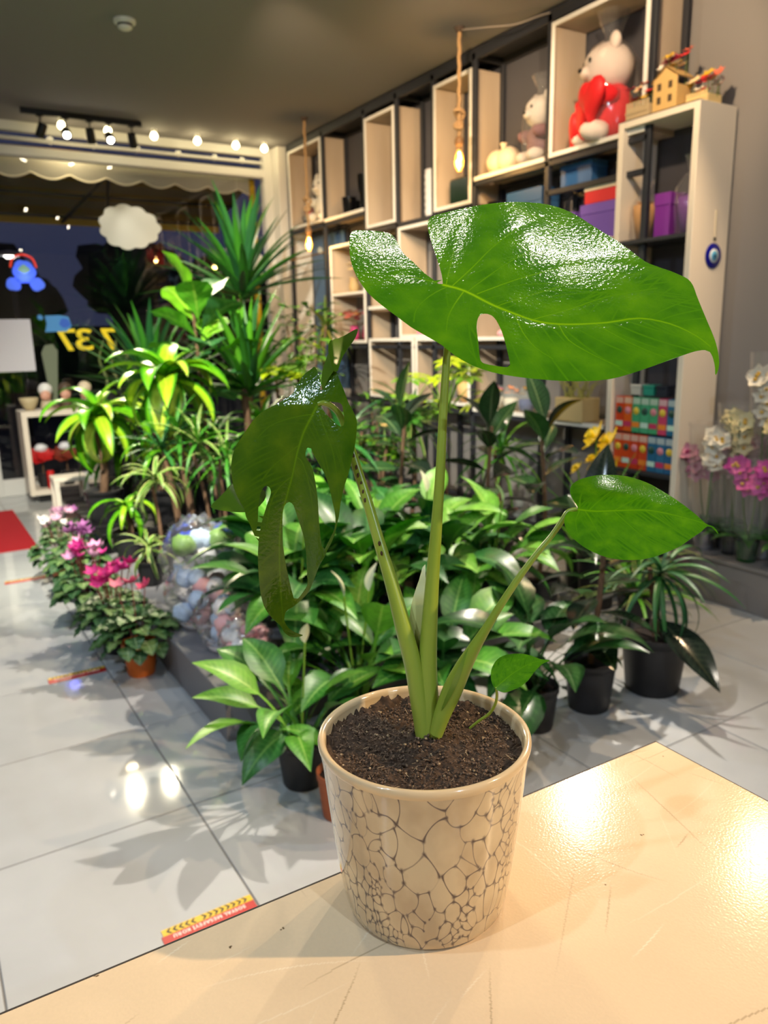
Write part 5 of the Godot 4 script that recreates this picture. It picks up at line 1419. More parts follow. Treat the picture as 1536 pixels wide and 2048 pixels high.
func put_leaf(parent: Node3D, mesh: Mesh, m: Material, at: Vector3, yaw: float, pitch: float, roll: float, s: float, called := "leaf") -> Node3D:
	return part(called, mesh, m, parent, at, Basis(Vector3.UP, yaw) * Basis(Vector3.BACK, pitch) * Basis(Vector3.RIGHT, roll) * Basis.from_scale(Vector3.ONE * s))

func nursery_pot(parent: Node3D, r: float, h: float, m: Material) -> void:
	part("pot", lathe([[0.0, 0.0], [r * 0.74, 0.0], [r * 0.74, 0.0], [r * 0.78, h * 0.05], [r * 0.95, h * 0.86], [r * 0.95, h * 0.86], [r, h * 0.865], [r, h], [r, h], [r * 0.93, h], [r * 0.9, h * 0.85], [0.0, h * 0.83]], 24), m, parent)
	part("soil", lathe([[r * 0.91, h * 0.855], [r * 0.6, h * 0.885], [0.0, h * 0.9]], 18), M.dark_soil, parent)

func trunk(parent: Node3D, a: Vector3, b: Vector3, r: float, m: Material, sway := 0.02, called := "trunk") -> void:
	var pts := []
	var rad := []
	for i in 7:
		var t := i / 6.0
		pts.append(a.lerp(b, t) + Vector3(sway * sin(t * 4.0 + a.x * 9.0), 0, sway * cos(t * 3.0 + a.z * 7.0) - sway))
		rad.append(r * (1.0 - 0.25 * t) * (1.0 + 0.06 * (i % 2)))
	part(called, tube(pts, rad, 9), m, parent)

# rosette of strap leaves round a crown point
func crown(parent: Node3D, at: Vector3, n: int, long: float, wide: float, droop: float, low: float, high: float, m: Array, stiff := false) -> void:
	for i in n:
		var t := (i + 0.5) / n
		var pitch := lerpf(high, low, t) + rng.randf_range(-0.12, 0.12)
		var v := i % 3
		var mesh := leaf_mesh("strap", wide, 0.0, droop * [0.75, 1.0, 1.3][v], 0.35)
		put_leaf(parent, mesh, m[i % m.size()], at + Vector3(0, rng.randf_range(-0.05, 0.03) * long - t * 0.08 * long, 0), i * 2.39996 + rng.randf_range(-0.2, 0.2), pitch, rng.randf_range(-0.25, 0.25), long * rng.randf_range(0.8, 1.08) * (0.75 if i < 3 and not stiff else 1.0))

func peace_lily(label: String, at: Vector3, s: float, n: int, pot_r: float, pot_h: float, pm: Material, ms: Array, blooms := 0, group := "") -> void:
	var o := thing("peace_lily", label, "plant", at, rng.randf() * TAU, group)
	nursery_pot(o, pot_r, pot_h, pm)
	for i in n:
		var t := (i + 0.5) / n
		var v := i % 4
		var mesh := leaf_mesh("lily", [0.30, 0.27, 0.32, 0.26][v], [1.35, 1.2, 1.25, 1.4][v], [1.55, 1.7, 2.1, 1.2][v], 0.3, [0.48, 0.42, 0.45, 0.5][v], 0.05)
		put_leaf(o, mesh, ms[i % ms.size()], Vector3(rng.randf_range(-0.3, 0.3) * pot_r, pot_h * 0.85, rng.randf_range(-0.3, 0.3) * pot_r), i * 2.39996 + rng.randf_range(-0.3, 0.3), lerpf(0.25, -0.4, t) + rng.randf_range(-0.1, 0.1), rng.randf_range(-0.3, 0.3), s * rng.randf_range(0.8, 1.12))
	for i in blooms:
		var a := rng.randf() * TAU
		var top := Vector3(cos(a) * 0.1 * s, pot_h + s * rng.randf_range(0.62, 0.8), sin(a) * 0.1 * s)
		part("flower_stalk", rod(Vector3(0, pot_h * 0.85, 0), top, 0.004, 6), M.stalk, o)
		put_leaf(o, leaf_mesh("lily", 0.42, 0.2, 0.5, 0.5), M.spathe, top, a, 1.2, 0.0, s * 0.2, "spathe")

func cyclamen(label: String, at: Vector3, pm: Material, petal: Array, n_flowers: int, s: float, pot_r := 0.075, pot_h := 0.15) -> void:
	var o := thing("cyclamen", label, "plant", at, rng.randf() * TAU, "cyclamens beside the platform")
	nursery_pot(o, pot_r, pot_h, pm)
	for i in 58:
		var t := (i + 0.5) / 58.0
		var el := lerpf(1.45, -0.12, t)
		var yaw := i * 2.39996
		var d := Vector3(cos(yaw) * cos(el), sin(el) * 0.75, -sin(yaw) * cos(el))
		put_leaf(o, leaf_mesh("heart", 0.95, 0.1, 0.7, 0.15, 0.0, 0.12), M.cyclamen[i % 3], Vector3(0, pot_h + 0.02, 0) + d * 0.115 * s, yaw + rng.randf_range(-0.4, 0.4), el * 0.55 - 0.35, rng.randf_range(-0.3, 0.3), 0.068 * s * rng.randf_range(0.8, 1.25))
	for i in n_flowers:
		var a := rng.randf() * TAU
		var r := rng.randf_range(0.01, 0.1) * s
		var top := Vector3(cos(a) * r, pot_h + rng.randf_range(0.17, 0.25) * s, sin(a) * r)
		part("flower_stalk", rod(Vector3(cos(a) * r * 0.3, pot_h, sin(a) * r * 0.3), top, 0.0025, 5), M.stem_red, o)
		var f := flower(petal[i % petal.size()], null, o, top, 0.04 * s, Basis(Vector3.RIGHT, rng.randf_range(-0.6, 0.6)) * Basis(Vector3.BACK, rng.randf_range(-0.6, 0.6)) * Basis.from_scale(Vector3(0.85, 2.0, 0.85)))

func whorls(parent: Node3D, at: Vector3, n: int, spread: Vector3, r: float, ms: Array) -> void:   # schefflera: leaflets like fingers
	if not cache.has("whorl"):
		var st := begin()
		for k in 8:
			st.append_from(leaf_mesh("oval", 0.36, 0.15, 0.5, 0.2, 0.18), 0, Transform3D(Basis(Vector3.UP, TAU * k / 8), Vector3.ZERO))
		cache["whorl"] = st.commit()
	for i in n:
		var d := Vector3(rng.randf_range(-1, 1), rng.randf_range(-1, 1), rng.randf_range(-1, 1)) * spread
		part("leaf_stalk", tube([at - Vector3(0, spread.y, 0), at + d * 0.5, at + d], [0.005, 0.003, 0.002], 5), M.stalk, parent)
		part("leaf", cache["whorl"], ms[i % ms.size()], parent, at + d, Basis(Vector3.UP, rng.randf() * TAU) * Basis(Vector3.RIGHT, rng.randf_range(-0.5, 0.5)) * Basis.from_scale(Vector3.ONE * r * rng.randf_range(0.8, 1.2)))

const PLATFORM_LILIES := ["peace lily at the platform's front edge beside the small gift dome", "peace lily at the platform's front edge behind the crackle pot's stems", "peace lily at the platform's front edge behind the aglaonema", "peace lily at the platform's front corner beside the rubber plant", "peace lily in the platform's second row behind the gift domes", "peace lily in the middle of the platform", "peace lily in the platform's second row before the yellowed rubber plant", "peace lily in the platform's back row before the green dracaena", "peace lily in the platform's back row before the drooping dracaena"]

func plants() -> void:
	M.spathe = mat(Color(0.84, 0.85, 0.72), 0.5)
	M.stem_red = mat(Color(0.45, 0.22, 0.20), 0.6)
	var lily := [leaf_mat(Color(0.20, 0.44, 0.14), Color(0.50, 0.66, 0.34), Color(0.17, 0.40, 0.12), 12, 0.4, 1), leaf_mat(Color(0.30, 0.56, 0.16), Color(0.58, 0.74, 0.36), Color(0.26, 0.52, 0.14), 12, 0.42, 2), leaf_mat(Color(0.14, 0.36, 0.15), Color(0.36, 0.55, 0.30), Color(0.13, 0.34, 0.14), 12, 0.38, 3), leaf_mat(Color(0.42, 0.65, 0.22), Color(0.68, 0.80, 0.42), Color(0.37, 0.60, 0.18), 12, 0.42, 4)]
	var aglaonema := [leaf_mat(Color(0.20, 0.38, 0.18), Color(0.52, 0.62, 0.44), Color(0.08, 0.24, 0.10), 9, 0.32, 5), leaf_mat(Color(0.09, 0.26, 0.09), Color(0.32, 0.46, 0.25), Color(0.08, 0.22, 0.08), 10, 0.3, 6)]
	var corn := [leaf_mat(Color(0.58, 0.74, 0.14), Color(0.66, 0.80, 0.20), Color(0.24, 0.52, 0.08), 0, 0.35, 7), leaf_mat(Color(0.36, 0.62, 0.08), Color(0.50, 0.72, 0.14), Color(0.20, 0.48, 0.06), 0, 0.35, 8), leaf_mat(Color(0.72, 0.82, 0.28), Color(0.78, 0.86, 0.36), Color(0.28, 0.54, 0.10), 0, 0.35, 9)]
	var cream := [leaf_mat(Color(0.22, 0.40, 0.10), Color(0.28, 0.46, 0.14), Color(0.76, 0.78, 0.46), 0, 0.4, 10), leaf_mat(Color(0.30, 0.48, 0.14), Color(0.34, 0.52, 0.16), Color(0.80, 0.82, 0.54), 0, 0.4, 11)]
	var yucca := [leaf_mat(Color(0.20, 0.46, 0.12), Color(0.32, 0.56, 0.18), Color(0.20, 0.46, 0.12), 0, 0.45, 12), leaf_mat(Color(0.36, 0.64, 0.14), Color(0.45, 0.70, 0.2), Color(0.32, 0.60, 0.12), 0, 0.45, 13), leaf_mat(Color(0.14, 0.36, 0.16), Color(0.22, 0.45, 0.20), Color(0.14, 0.36, 0.16), 0, 0.45, 14)]
	var dark_yucca := [leaf_mat(Color(0.12, 0.33, 0.18), Color(0.20, 0.42, 0.24), Color(0.12, 0.33, 0.18), 0, 0.45, 15), leaf_mat(Color(0.17, 0.42, 0.18), Color(0.28, 0.50, 0.26), Color(0.16, 0.40, 0.17), 0, 0.45, 16)]
	var fiddle := [leaf_mat(Color(0.32, 0.60, 0.12), Color(0.62, 0.76, 0.30), Color(0.32, 0.60, 0.12), 7, 0.5, 17), leaf_mat(Color(0.20, 0.42, 0.22), Color(0.55, 0.68, 0.45), Color(0.20, 0.42, 0.22), 7, 0.5, 18), leaf_mat(Color(0.44, 0.70, 0.12), Color(0.66, 0.80, 0.28), Color(0.44, 0.70, 0.12), 7, 0.5, 19)]
	var rubber := [leaf_mat(Color(0.12, 0.22, 0.13), Color(0.38, 0.46, 0.30), Color(0.12, 0.22, 0.13), 14, 0.2, 20), leaf_mat(Color(0.17, 0.30, 0.16), Color(0.46, 0.54, 0.34), Color(0.17, 0.30, 0.16), 14, 0.22, 21), leaf_mat(Color(0.10, 0.15, 0.12), Color(0.28, 0.30, 0.22), Color(0.10, 0.15, 0.12), 14, 0.18, 22)]
	var lime := [leaf_mat(Color(0.70, 0.78, 0.10), Color(0.78, 0.84, 0.20), Color(0.62, 0.74, 0.08), 0, 0.4, 23), leaf_mat(Color(0.30, 0.55, 0.10), Color(0.42, 0.62, 0.16), Color(0.60, 0.72, 0.12), 0, 0.4, 24)]
	var bush := [leaf_mat(Color(0.20, 0.42, 0.12), Color(0.34, 0.54, 0.2), Color(0.20, 0.42, 0.12), 6, 0.4, 25), leaf_mat(Color(0.34, 0.56, 0.14), Color(0.46, 0.65, 0.22), Color(0.34, 0.56, 0.14), 6, 0.4, 26)]
	M.cyclamen = [leaf_mat(Color(0.18, 0.33, 0.18), Color(0.50, 0.60, 0.46), Color(0.16, 0.34, 0.17), 8, 0.45, 27), leaf_mat(Color(0.30, 0.44, 0.24), Color(0.56, 0.66, 0.46), Color(0.16, 0.32, 0.15), 8, 0.45, 28), leaf_mat(Color(0.40, 0.52, 0.30), Color(0.62, 0.70, 0.48), Color(0.22, 0.38, 0.18), 8, 0.45, 29)]
	# low grey platform
	var pl := thing("display_platform", "low grey platform carrying the potted plants", "platform", Vector3(0, 0, 0))
	part("platform_top", span(Vector3(0.81, 0.172, -4.6), Vector3(2.45, 0.192, -2.44), 0.003), M.plinth, pl)
	part("platform_side", span(Vector3(0.82, 0.0, -4.58), Vector3(0.845, 0.172, -2.46), 0.002), M.plinth, pl)
	part("platform_side", span(Vector3(2.40, 0.0, -4.58), Vector3(2.425, 0.172, -2.46), 0.002), M.plinth, pl)
	part("platform_front", span(Vector3(0.845, 0.0, -2.49), Vector3(2.40, 0.172, -2.46), 0.002), M.plinth, pl)
	part("platform_front", span(Vector3(0.845, 0.0, -4.58), Vector3(2.40, 0.172, -4.55), 0.002), M.plinth, pl)
	var bench := thing("plant_bench", "low black slatted bench under the tall plants", "bench", Vector3(0, 0, 0))
	for k in 8:
		part("slat", span(Vector3(0.88, 0.26, -6.55 + k * 0.235), Vector3(2.75, 0.29, -6.35 + k * 0.235), 0.003), M.black, bench)
	for x in [0.92, 1.8, 2.7]:
		for z in [-6.5, -4.75]:
			part("leg", span(Vector3(x - 0.02, 0, z - 0.02), Vector3(x + 0.02, 0.26, z + 0.02), 0.002), M.black, bench)
	# peace lilies and other broad leaves, nearest first
	peace_lily("large peace lily in a black pot before the platform's corner", Vector3(0.94, 0, -2.08), 0.43, 20, 0.085, 0.16, M.black_pot, lily, 1)
	var tc := thing("terracotta_pot", "small terracotta plastic pot on the floor behind the crackle pot", "pot", Vector3(0.955, 0, -1.86))
	nursery_pot(tc, 0.065, 0.15, M.terracotta)
	put_leaf(tc, leaf_mesh("lily", 0.3, 1.3, 1.6, 0.3, 0.4), lily[1], Vector3(0, 0.13, 0), 2.2, 0.0, 0.0, 0.26)
	put_leaf(tc, leaf_mesh("lily", 0.3, 1.3, 1.6, 0.3, 0.4), lily[0], Vector3(0, 0.13, 0), 0.6, 0.1, 0.0, 0.24)
	peace_lily("peace lily with a white spathe in front of the platform", Vector3(1.24, 0, -2.24), 0.54, 24, 0.085, 0.16, M.black_pot, lily, 2)
	peace_lily("peace lily standing before the platform's middle", Vector3(1.52, 0, -2.12), 0.52, 22, 0.085, 0.16, M.black_pot, [lily[0], lily[2], lily[1]], 0)
	peace_lily("variegated aglaonema in a black pot on the tiles", Vector3(1.82, 0, -1.93), 0.52, 18, 0.085, 0.17, M.black_pot, aglaonema, 0)
	var spots := [[1.22, -2.66, 0.66], [1.55, -2.64, 0.68], [1.88, -2.60, 0.64], [2.18, -2.62, 0.60], [1.38, -2.98, 0.68], [1.72, -2.96, 0.70], [2.06, -2.98, 0.66], [1.55, -3.32, 0.66], [1.92, -3.34, 0.66]]
	for i in spots.size():
		var e: Array = spots[i]
		peace_lily(PLATFORM_LILIES[i], Vector3(e[0], 0.192, e[1]), e[2] * 0.84, 24, 0.08, 0.15, M.black_pot, [lily[i % 4], lily[(i + 1) % 4], lily[(i + 2) % 4]], 1 if i % 3 == 0 else 0, "peace lilies on the platform")
	# rubber plants
	for e in [["dark rubber plant in a black pot beside the aglaonema", Vector3(2.10, 0, -1.93), 0.75, 0, 0.1, 0.2], ["tall rubber plant behind the narcissus", Vector3(2.59, 0, -2.75), 1.0, 1, 0.11, 0.22], ["rubber plant with yellowed lower leaves behind the peace lilies", Vector3(2.25, 0.192, -3.45), 0.85, 2, 0.1, 0.2], ["rubber plant standing between the platform and the narcissus", Vector3(2.62, 0, -3.15), 0.95, 1, 0.1, 0.2]]:
		var o := thing("rubber_plant", e[0], "plant", e[1], rng.randf() * TAU)
		nursery_pot(o, e[4], e[5], M.black_pot)
		var hh: float = e[2]
		trunk(o, Vector3(0, e[5] * 0.85, 0), Vector3(0.02, hh, 0.01), 0.012, M.bark, 0.02, "stem")
		for i in 15:
			var t := (i + 0.5) / 15.0
			put_leaf(o, leaf_mesh("oval", [0.44, 0.48, 0.4][i % 3], 0.35, [0.5, 0.9, 0.3][i % 3], 0.3, 0.1), rubber[(i + int(e[3])) % 3], Vector3(0.02 * t, lerpf(0.38 * hh, hh, t), 0), i * 2.39996 + rng.randf_range(-0.3, 0.3), lerpf(-0.35, 1.1, t * t) + rng.randf_range(-0.2, 0.2), rng.randf_range(-0.4, 0.4), rng.randf_range(0.22, 0.32))
	# big black pot with a thin dracaena
	var dp := thing("potted_dracaena", "thin-leaved dracaena in the large black pot on the tiles", "plant", Vector3(2.43, 0, -1.90), 0.4)
	nursery_pot(dp, 0.135, 0.25, M.black_pot)
	trunk(dp, Vector3(0, 0.2, 0), Vector3(0.03, 0.5, 0.0), 0.013, M.bark)
	crown(dp, Vector3(0.03, 0.5, 0), 30, 0.34, 0.07, 1.3, -0.7, 1.1, dark_yucca)
	for i in 3:
		put_leaf(dp, leaf_mesh("oval", 0.34, 0.1, 0.4, 0.3, 0.06), rubber[2], Vector3(0, 0.55 - 0.12 * i, 0), -0.5 + 2.3 * i, -0.35, 0.2, 0.4)
	# yellow narcissus and grasses
	var na := thing("yellow_narcissus", "yellow trumpet flowers with grassy leaves before the white cabinet", "flowers", Vector3(2.98, 0, -2.72))
	nursery_pot(na, 0.11, 0.3, M.black_pot)
	for i in 26:
		put_leaf(na, leaf_mesh("strap", 0.035, 0.0, 0.6, 0.2), yucca[i % 3], Vector3(0, 0.26, 0), i * 2.39996, rng.randf_range(0.9, 1.45), 0, rng.randf_range(0.35, 0.6))
	var ym := mat(Color(0.93, 0.80, 0.05), 0.55)
	for i in 11:
		var top := Vector3(rng.randf_range(-0.12, 0.05), rng.randf_range(0.66, 0.80), rng.randf_range(-0.1, 0.1))
		if i < 2:
			top = Vector3(-0.05 + 0.07 * i, 0.90 - 0.03 * i, 0.03 * i)
		part("flower_stalk", rod(Vector3(top.x * 0.2, 0.26, top.z * 0.2), top, 0.004, 6), M.stalk, na)
		var f := flower(ym, null, na, top, 0.085 if i < 2 else 0.045, Basis(Vector3.UP, -0.6) * Basis(Vector3.BACK, 0.9 + rng.randf_range(-0.3, 0.3)), 6)
		part("trumpet", lathe([[0.1, 0.0], [0.22, 0.25], [0.32, 0.5], [0.29, 0.5], [0.12, 0.1]], 12), ym, f, Vector3(0, 0.1, 0))
	for e in [[Vector3(3.22, 0, -2.62), "green grass tuft in a black pot beside the cabinet"], [Vector3(3.10, 0, -2.95), "spider plant before the scent sachet packs"], [Vector3(2.85, 0, -2.35), "white-flowered grass plant on the tiles before the cabinet"]]:
		var o := thing("grass_plant", e[1], "plant", e[0], rng.randf() * TAU)
		nursery_pot(o, 0.09, 0.2, M.black_pot)
		for i in 34:
			put_leaf(o, leaf_mesh("strap", 0.05, 0.0, 1.5, 0.3), cream[i % 2] if i % 2 == 0 else yucca[i % 3], Vector3(0, 0.17, 0), i * 2.39996, rng.randf_range(0.3, 1.4), rng.randf_range(-0.3, 0.3), rng.randf_range(0.28, 0.46))
	# cyclamens along the platform
	var pinks := [mat(Color(0.74, 0.07, 0.46), 0.6), mat(Color(0.82, 0.22, 0.56), 0.6)]
	var coral := [mat(Color(0.82, 0.28, 0.44), 0.6), mat(Color(0.84, 0.50, 0.58), 0.6)]
	var candy := [mat(Color(0.70, 0.10, 0.48), 0.6), mat(Color(0.86, 0.62, 0.78), 0.6)]
	var whites := [mat(Color(0.88, 0.86, 0.86), 0.6), mat(Color(0.80, 0.62, 0.72), 0.6)]
	var lilacs := [mat(Color(0.62, 0.36, 0.60), 0.6)]
	cyclamen("cyclamen with two coral blooms in an orange pot", Vector3(0.715, 0, -3.24), M.orange_pot, coral, 3, 1.15)
	cyclamen("cyclamen with magenta blooms in a black pot behind the orange pot", Vector3(0.685, 0, -3.56), M.black_pot, pinks, 13, 1.1)
	cyclamen("cyclamen with pink and white striped blooms", Vector3(0.665, 0, -4.02), M.black_pot, candy, 15, 1.1)
	cyclamen("cyclamen with lilac blooms near the bench", Vector3(0.70, 0, -4.50), M.black_pot, lilacs, 9, 1.1)
	cyclamen("cyclamen with white blooms in a terracotta pot", Vector3(0.67, 0, -4.88), M.terracotta, whites, 9, 1.1)
	cyclamen("cyclamen with pale lilac blooms at the far end of the row", Vector3(0.78, 0, -5.3), M.black_pot, [lilacs[0], whites[1]], 6, 1.05)
	# corn plants, striped dracaenas
	var cp := thing("corn_plant", "tall corn plant with broad yellow-striped leaves", "plant", Vector3(1.33, 0.29, -4.83))
	nursery_pot(cp, 0.13, 0.22, M.black_pot)
	trunk(cp, Vector3(0.02, 0.18, 0), Vector3(0.02, 0.88, 0.12), 0.03, M.bark)
	crown(cp, Vector3(0.02, 0.92, 0.12), 26, 0.46, 0.29, 1.7, -0.55, 1.35, corn)
	trunk(cp, Vector3(-0.05, 0.18, 0.03), Vector3(-0.06, 0.5, 0.1), 0.028, M.bark)
	crown(cp, Vector3(-0.06, 0.5, 0.1), 12, 0.3, 0.17, 1.9, -0.5, 1.2, corn)
	var c2 := thing("corn_plant", "shorter corn plant with arching yellow-green leaves beside the white stand", "plant", Vector3(1.0, 0.29, -5.12))
	nursery_pot(c2, 0.12, 0.2, M.black_pot)
	trunk(c2, Vector3(0, 0.17, 0), Vector3(0.0, 0.66, 0.06), 0.026, M.bark)
	crown(c2, Vector3(0.0, 0.70, 0.06), 24, 0.44, 0.27, 1.9, -0.6, 1.3, corn)
	var c3 := thing("corn_plant", "small low corn plant at the platform's back corner", "plant", Vector3(0.98, 0.192, -4.42))
	nursery_pot(c3, 0.09, 0.17, M.black_pot)
	trunk(c3, Vector3(0, 0.14, 0), Vector3(0.0, 0.30, 0.0), 0.02, M.bark)
	crown(c3, Vector3(0.0, 0.32, 0.0), 14, 0.26, 0.2, 2.0, -0.5, 1.2, [corn[1], corn[0]])
	for e in [["cream-edged dracaena on a bare stem", Vector3(1.06, 0.192, -4.05), 0.50, 0.27, 20], ["low cream-edged dracaena at the platform's edge", Vector3(0.95, 0.192, -3.88), 0.17, 0.22, 20]]:
		var o := thing("striped_dracaena", e[0], "plant", e[1], rng.randf() * TAU)
		nursery_pot(o, 0.07, 0.13, M.black_pot)
		trunk(o, Vector3(0, 0.1, 0), Vector3(0, e[2], 0), 0.011, M.bark, 0.01)
		crown(o, Vector3(0, e[2] + 0.03, 0), e[4], e[3], 0.1, 1.7, -0.5, 1.3, cream)
	var dm := thing("potted_dracaena", "bushy green dracaena with pale leaf edges behind the gift domes", "plant", Vector3(1.42, 0.192, -4.12), 1.0)
	nursery_pot(dm, 0.09, 0.16, M.black_pot)
	for k in 3:
		var b := Vector3(0.05 * cos(k * 2.1), 0.0, 0.05 * sin(k * 2.1))
		trunk(dm, b + Vector3(0, 0.13, 0), b * 1.8 + Vector3(0, 0.50 + 0.09 * k, 0), 0.011, M.bark)
		crown(dm, b * 1.8 + Vector3(0, 0.52 + 0.09 * k, 0), 22, 0.34, 0.06, 1.2, -0.5, 1.4, [cream[1], yucca[1], yucca[0]])
	# bare cane trunks seen under the corn plants
	var cane := thing("potted_yucca", "yucca on two thick pale canes behind the gift domes", "plant", Vector3(1.30, 0.192, -4.35))
	nursery_pot(cane, 0.11, 0.18, M.black_pot)
	trunk(cane, Vector3(-0.04, 0.15, 0), Vector3(-0.10, 0.62, 0), 0.022, M.bark, 0.0)
	trunk(cane, Vector3(0.04, 0.15, 0), Vector3(-0.01, 0.72, 0), 0.024, M.bark, 0.0)
	crown(cane, Vector3(-0.10, 0.64, 0), 18, 0.3, 0.08, 0.9, -0.3, 1.4, dark_yucca)
	crown(cane, Vector3(-0.01, 0.74, 0), 18, 0.32, 0.08, 0.9, -0.3, 1.4, yucca)
	# yuccas
	for e in [["bright green yucca with stiff upright leaves on a brown trunk", Vector3(2.0, 0.29, -4.98), 0.80, 60, 0.68, yucca, 0.03], ["dark blue-green yucca beside the window lettering", Vector3(1.66, 0.29, -6.3), 0.72, 64, 0.74, [dark_yucca[1], yucca[0], dark_yucca[0]], 0.03], ["tallest dark yucca reaching up to the awning valance", Vector3(2.42, 0.29, -6.12), 1.50, 64, 0.80, [dark_yucca[0], dark_yucca[1], yucca[0]], 0.035]]:
		var o := thing("potted_yucca", e[0], "plant", e[1], rng.randf() * TAU)
		nursery_pot(o, 0.13, 0.22, M.black_pot)
		trunk(o, Vector3(0, 0.18, 0), Vector3(0.03, e[2], 0), e[6], M.bark)
		crown(o, Vector3(0.03, float(e[2]) + 0.02, 0), e[3], e[4], 0.085, 0.35, 0.2, 1.5, e[5], true)
	# fiddle-leaf fig
	var ff := thing("fiddle_leaf_fig", "fiddle-leaf fig with large rounded leaves on a thin stem", "plant", Vector3(1.66, 0.29, -4.98), 0.6)
	nursery_pot(ff, 0.12, 0.2, M.black_pot)
	trunk(ff, Vector3(0, 0.17, 0), Vector3(0.02, 1.32, 0), 0.013, M.bark, 0.015, "stem")
	for i in 15:
		var t := (i + 0.5) / 15.0
		put_leaf(ff, leaf_mesh("obovate", [0.66, 0.72, 0.6][i % 3], 0.4, [0.7, 1.0, 0.5][i % 3], 0.22, 0.06, 0.1), fiddle[i % 3] if i > 4 else fiddle[1], Vector3(0.02 * t, lerpf(0.78, 1.33, t), 0), i * 2.39996 + rng.randf_range(-0.3, 0.3), lerpf(-0.35, 0.95, t) + rng.randf_range(-0.15, 0.15), rng.randf_range(-0.3, 0.3), rng.randf_range(0.34, 0.44))
	# scheffleras, bushes and a dry fern behind the leaves
	for e in [["lime-green schefflera behind the curled leaf tip", Vector3(2.28, 0.29, -4.72), 0.98, 16, lime, Vector3(0.28, 0.12, 0.2), 0.13], ["yellow-tipped schefflera before the square box shelves", Vector3(2.75, 0.0, -3.75), 1.12, 20, lime, Vector3(0.26, 0.16, 0.24), 0.11], ["green schefflera behind the tall stem", Vector3(2.31, 0.192, -3.74), 0.70, 14, [lime[1], bush[0]], Vector3(0.2, 0.2, 0.2), 0.12]]:
		var o := thing("schefflera", e[0], "plant", e[1], rng.randf() * TAU)
		nursery_pot(o, 0.11, 0.2, M.black_pot)
		trunk(o, Vector3(0, 0.17, 0), Vector3(0, e[2] - 0.08, 0), 0.012, M.bark)
		whorls(o, Vector3(0, e[2], 0), e[3], e[5], e[6], e[4])
	for e in [["bushy green ficus behind the yuccas", Vector3(2.62, 0.29, -5.35), 1.12, Vector3(0.28, 0.34, 0.28), 90, bush, 0.1], ["dense dark ficus beside the window post", Vector3(2.95, 0.0, -6.6), 1.15, Vector3(0.30, 0.4, 0.3), 90, [bush[0], dark_yucca[0]], 0.1], ["leafy ficus between the fiddle-leaf fig and the shelves", Vector3(2.62, 0.0, -4.35), 0.82, Vector3(0.22, 0.26, 0.24), 80, bush, 0.09], ["small-leaved bush under the lime schefflera", Vector3(2.2, 0.192, -4.1), 0.55, Vector3(0.2, 0.22, 0.22), 70, bush, 0.09]]:
		var o := thing("ficus_bush", e[0], "plant", e[1], rng.randf() * TAU)
		nursery_pot(o, 0.12, 0.22, M.black_pot)
		var hh: float = e[2]
		for k in 4:
			trunk(o, Vector3(0, 0.18, 0), Vector3(0.16 * cos(k * 1.6), hh + 0.1, 0.16 * sin(k * 1.6)), 0.009, M.bark, 0.02, "branch")
		for i in e[4]:
			var d := Vector3(rng.randfn(), rng.randfn(), rng.randfn()).normalized() * pow(rng.randf(), 0.4)
			put_leaf(o, leaf_mesh("oval", 0.45, 0.2, 0.7, 0.25, 0.1), e[5][i % 2], Vector3(0, hh, 0) + d * e[3], atan2(-d.z, d.x) + rng.randf_range(-0.8, 0.8), d.y * 0.6 + rng.randf_range(-0.4, 0.3), rng.randf_range(-0.5, 0.5), e[6] * rng.randf_range(0.8, 1.3))
	for e in [["dark drooping dracaena behind the tall stem", Vector3(2.1, 0.192, -3.85), 0.62, 34, 0.48, 0.06, dark_yucca], ["dracaena with pale thin leaves before the square box shelf", Vector3(2.85, 0.0, -4.3), 0.88, 40, 0.46, 0.05, [yucca[2], cream[0]]], ["green dracaena beside the lime schefflera", Vector3(1.85, 0.192, -3.95), 0.55, 30, 0.42, 0.07, yucca], ["arching palm-like dracaena before the jars", Vector3(3.05, 0.0, -3.6), 0.72, 34, 0.4, 0.05, [yucca[0], bush[1]]]]:
		var o := thing("potted_dracaena", e[0], "plant", e[1], rng.randf() * TAU)
		nursery_pot(o, 0.1, 0.18, M.black_pot)
		trunk(o, Vector3(0, 0.15, 0), Vector3(0.02, e[2], 0), 0.016, M.bark)
		crown(o, Vector3(0.02, e[2], 0), e[3], e[4], e[5] * 1.3, 1.2, -0.6, 1.45, e[6])
	for e in [["leafy corn plant behind the tall one, beside the fiddle-leaf fig", Vector3(1.55, 0.29, -5.55), 0.62, 26, 0.44, 0.16, corn], ["lush green dracaena filling the gap under the fiddle-leaf fig", Vector3(1.80, 0.29, -5.32), 0.38, 36, 0.44, 0.10, yucca], ["broad green dracaena under the bright yucca", Vector3(2.18, 0.29, -5.3), 0.5, 34, 0.44, 0.12, [yucca[1], bush[1]]], ["leafy dracaena beside the shorter corn plant", Vector3(1.2, 0.29, -5.6), 0.40, 30, 0.40, 0.12, [corn[1], yucca[0]]]]:
		var o := thing("potted_dracaena", e[0], "plant", e[1], rng.randf() * TAU)
		nursery_pot(o, 0.1, 0.18, M.black_pot)
		trunk(o, Vector3(0, 0.15, 0), Vector3(0.02, e[2], 0), 0.016, M.bark)
		crown(o, Vector3(0.02, e[2], 0), e[3], e[4], e[5], 1.3, -0.5, 1.45, e[6])
	var fern := thing("dry_fern", "dry brownish fern standing in the corner beside the pendant bulb", "plant", Vector3(3.2, 0.0, -6.15))
	nursery_pot(fern, 0.12, 0.25, M.black_pot)
	trunk(fern, Vector3(0, 0.2, 0), Vector3(0, 1.45, 0), 0.02, M.bark, 0.02)
